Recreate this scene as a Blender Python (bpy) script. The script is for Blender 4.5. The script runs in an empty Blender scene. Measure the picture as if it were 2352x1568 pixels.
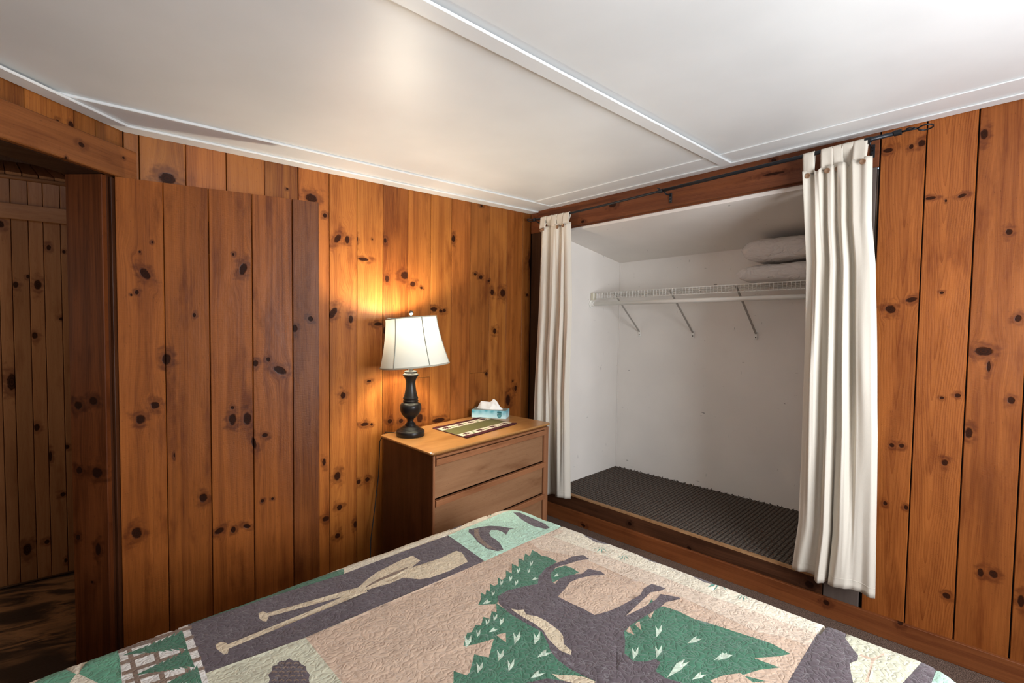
import bpy, bmesh, math, random
from mathutils import Vector, Matrix, noise
from mathutils.geometry import delaunay_2d_cdt, intersect_point_line
random.seed(7)
PI = math.pi
scn = bpy.context.scene
COL = scn.collection

# ------------------------------------------------------------------ camera
FOC, YAW, PIT, ROL = 1156.903, .7948, .0417, .0133
CAM = Vector((-2.8269, -2.588, 1.43))
f_ = Vector((math.cos(PIT)*math.sin(YAW), math.cos(PIT)*math.cos(YAW), -math.sin(PIT)))
r0 = Vector((math.cos(YAW), -math.sin(YAW), 0)); u0 = r0.cross(f_)
r_ = r0*math.cos(ROL)+u0*math.sin(ROL); u_ = u0*math.cos(ROL)-r0*math.sin(ROL)
cd = bpy.data.cameras.new('camera'); cam = bpy.data.objects.new('camera', cd); COL.objects.link(cam)
m = Matrix((r_, u_, -f_)).transposed().to_4x4(); m.translation = CAM
cam.matrix_world = m
cd.sensor_width = 36; cd.lens = 36*FOC/2352; cd.clip_start = .02
scn.camera = cam

# ------------------------------------------------------------------ world, lights, exposure
w = bpy.data.worlds.new('sky'); scn.world = w; w.use_nodes = True
w.node_tree.nodes['Background'].inputs[0].default_value = (.62, .78, 1, 1)
w.node_tree.nodes['Background'].inputs[1].default_value = 1.0
scn.view_settings.view_transform = 'Standard'; scn.view_settings.look = 'None'
scn.view_settings.gamma = 1; scn.view_settings.use_curve_mapping = False
scn.view_settings.exposure = 0.46

def area(name, loc, direction, sx, sy, power, color, spread=PI):
    l = bpy.data.lights.new(name, 'AREA'); l.shape = 'RECTANGLE'; l.size = sx; l.size_y = sy
    l.energy = power; l.color = color; l.spread = spread
    o = bpy.data.objects.new(name, l); COL.objects.link(o); o.location = loc
    o.rotation_euler = Vector(direction).to_track_quat('-Z', 'Y').to_euler()
    return o
# daylight from the back window and the hall, plus added fill from the left
area('daylight_window_back', (-1.4, -3.74, 1.40), (0, 1, 0), 1.45, 1.0, 74, (.93, .96, 1))
area('fill_light_left', (-4.34, -2.75, 1.42), (1, 0, 0), 1.05, 1.1, 6, (.95, .97, 1))  # unseen source, added to fill the room from the left
area('daylight_hall', (-3.95, .5, 1.5), (1, .35, -.05), .7, .9, 4.5, (1, .86, .7))

# measured layout: knots per wall (across, height, radii, tilt) and quilt patches in bed metres
KA = [[-2.309,2.017,0.031,0.024,0.0],[-1.805,2.072,0.006,0.006,0.0],[-1.683,2.047,0.032,0.022,0.0],[-1.611,1.969,0.012,0.011,0.0],[-1.541,1.857,0.015,0.026,-0.6],[-1.485,1.858,0.013,0.021,0.0],[-1.432,1.868,0.01,0.019,0.0],[-1.333,1.88,0.005,0.005,0.0],[-1.387,1.762,0.032,0.01,0.0],[-1.249,1.883,0.009,0.015,0.0],[-1.236,1.663,0.014,0.02,0.0],[-1.114,1.692,0.028,0.023,0.0],[-1.058,1.643,0.019,0.016,0.0],[-0.996,1.624,0.01,0.008,0.0],[-0.746,1.956,0.014,0.022,0.0],[-0.554,1.74,0.012,0.009,0.0],[-0.503,1.723,0.016,0.015,0.0],[-0.43,1.703,0.012,0.009,0.0],[-0.395,1.626,0.017,0.021,0.0],[-0.291,1.626,0.026,0.028,-0.4],[-0.897,1.494,0.027,0.014,0.0],[-0.843,1.484,0.014,0.011,0.0],[-0.815,1.488,0.014,0.011,0.0],[-0.367,1.354,0.017,0.019,0.0],[-0.033,1.624,0.014,0.01,0.0],[0.001,1.865,0.024,0.046,0.0],[-1.567,1.457,0.017,0.033,-0.6],[-1.464,1.425,0.013,0.022,0.0],[-1.491,1.391,0.005,0.005,0.0],[-1.293,1.399,0.028,0.01,0.0],[-1.247,1.361,0.014,0.023,0.0],[0.047,1.355,0.02,0.027,0.0],[-0.504,2.207,0.012,0.009,0.0],[-1.442,1.013,0.013,0.015,0.0],[-1.351,1.073,0.014,0.007,0.0],[-1.214,0.824,0.015,0.013,0.0],[-1.138,0.816,0.015,0.013,0.0],[-1.002,0.815,0.023,0.027,0.0],[-1.378,0.828,0.025,0.01,0.0],[-1.335,0.822,0.008,0.008,0.0],[-0.442,1.055,0.012,0.012,0.0],[-0.146,0.928,0.014,0.02,0.0],[-0.175,0.983,0.009,0.006,0.0],[-0.223,0.848,0.023,0.039,0.0],[0.021,0.971,0.015,0.02,0.0],[-1.361,0.506,0.014,0.013,0.0],[-1.415,0.504,0.013,0.013,0.0],[-0.856,0.782,0.049,0.014,0.0],[-1.51,1.006,0.015,0.019,0.0],[-1.544,0.564,0.018,0.024,0.0],[-1.531,0.387,0.015,0.017,0.0],[-1.61,0.346,0.02,0.014,0.0],[-1.619,0.657,0.01,0.019,0.0],[-1.543,0.232,0.015,0.015,0.0],[-1.492,0.217,0.01,0.015,0.0],[-1.437,0.265,0.011,0.02,0.0]]
KB = [[-2.175,2.219,0.019,0.01,0.0],[-2.257,2.217,0.008,0.01,0.0],[-2.293,2.223,0.013,0.015,0.0],[-2.491,2.213,0.012,0.021,0.0],[-2.579,1.809,0.01,0.012,0.0],[-2.523,1.781,0.006,0.007,0.0],[-2.493,1.713,0.011,0.007,0.0],[-2.548,1.7,0.004,0.009,0.0],[-2.574,1.687,0.006,0.009,0.0],[-2.331,1.981,0.018,0.007,0.0],[-2.382,1.962,0.004,0.006,0.0],[-2.432,1.975,0.014,0.007,0.3],[-2.209,1.503,0.019,0.018,-0.5],[-2.282,1.545,0.021,0.01,0.3],[-2.245,1.544,0.006,0.008,0.0],[-2.383,1.573,0.007,0.006,0.0],[-2.618,1.465,0.011,0.014,0.0],[-2.523,1.329,0.029,0.018,0.0],[-2.541,1.267,0.006,0.023,0.0],[-2.611,1.138,0.011,0.014,0.0],[-2.451,1.139,0.01,0.009,0.0],[-2.4,1.123,0.007,0.006,0.0],[-2.491,0.986,0.012,0.022,0.0],[-2.271,0.892,0.009,0.01,0.0],[-2.236,0.887,0.009,0.01,0.0],[-2.42,0.847,0.011,0.013,0.0],[-2.221,0.616,0.008,0.01,0.0],[-2.297,0.618,0.008,0.01,0.0],[-2.217,0.315,0.008,0.01,0.0],[-2.447,0.274,0.013,0.013,0.0],[-2.549,0.413,0.009,0.018,0.0],[-2.587,0.421,0.013,0.016,0.0],[-2.545,0.744,0.005,0.016,0.0],[-2.67,0.342,0.01,0.024,0.0]]
DW = 0.7684
DB = [-0.001,0.155,0.316,0.485,0.65,0.769]
KD = [[0.093,1.588,0.014,0.025,0.5],[0.065,1.512,0.007,0.009,0.0],[0.047,1.5,0.004,0.005,0.0],[0.119,1.718,0.004,0.005,0.0],[0.077,1.676,0.004,0.005,0.0],[0.447,1.63,0.014,0.027,-0.3],[0.409,1.692,0.005,0.006,0.0],[0.07,0.993,0.016,0.018,0.0],[0.119,1.047,0.015,0.015,0.5],[0.161,1.238,0.015,0.024,0.0],[0.261,1.423,0.006,0.009,0.0],[0.493,1.209,0.011,0.014,0.0],[0.545,1.225,0.009,0.01,0.0],[0.594,1.173,0.03,0.016,-0.5],[0.659,1.367,0.011,0.018,0.0],[0.728,1.413,0.012,0.012,0.0],[0.4,0.962,0.015,0.025,0.0],[0.458,0.96,0.016,0.028,0.0],[0.4,1.015,0.007,0.008,0.0],[0.484,0.846,0.009,0.028,0.2],[0.529,0.877,0.013,0.01,0.0],[0.286,0.629,0.015,0.019,0.0],[0.517,0.574,0.007,0.008,0.0],[0.559,0.576,0.006,0.006,0.0],[0.183,0.83,0.003,0.011,0.0],[0.051,0.523,0.017,0.024,0.0],[0.344,0.47,0.02,0.012,0.4],[0.399,0.464,0.01,0.014,0.0],[0.453,0.469,0.016,0.01,-0.4]]
LB = [0.014,0.122,0.21,0.383,0.468]
KL = [[0.272,2.107,0.008,0.008,0.0],[0.222,2.115,0.01,0.014,0.0]]
KH = [[0.208,2.048,0.012,0.009,0.0],[0.268,1.982,0.005,0.005,0.0],[0.027,2.059,0.006,0.005,0.0]]
KJ = [[0.118,1.071,0.017,0.016,0.0],[0.053,1.09,0.017,0.017,0.0],[0.12,0.811,0.013,0.014,0.0],[0.043,0.804,0.022,0.021,0.0],[0.131,0.539,0.009,0.011,0.0],[0.046,0.494,0.011,0.025,0.0],[0.075,0.359,0.006,0.005,0.0]]
KW = [[-2.714,1.626,0.008,0.011,0.0],[-2.678,1.586,0.015,0.025,0.0],[-2.762,1.582,0.011,0.016,0.0],[-2.786,1.076,0.019,0.045,0.0],[-2.695,1.318,0.012,0.018,0.0],[-2.588,1.406,0.012,0.009,0.0],[-2.696,0.827,0.012,0.019,0.0],[-2.58,0.704,0.012,0.012,0.0],[-2.599,0.444,0.011,0.012,0.0],[-2.632,1.785,0.009,0.014,0.0],[-2.572,1.769,0.007,0.009,0.0],[-2.81,1.885,0.013,0.018,0.0],[-2.745,0.179,0.017,0.033,0.0],[-2.668,0.199,0.01,0.012,0.0],[-2.594,0.074,0.007,0.012,0.0],[-2.646,0.664,0.007,0.028,0.0]]
KC = [[-0.721,2.19,0.027,0.014,0.0],[-1.695,2.275,0.013,0.009,0.0],[-1.698,2.206,0.052,0.007,0.0],[-0.482,2.114,0.015,0.009,0.0]]
KS = [[-0.548,0.02,0.018,0.009,0.0],[-2.009,0.073,0.015,0.013,-0.6],[-2.297,0.103,0.012,0.016,0.0],[-1.584,0.109,0.009,0.007,0.0]]
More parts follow.
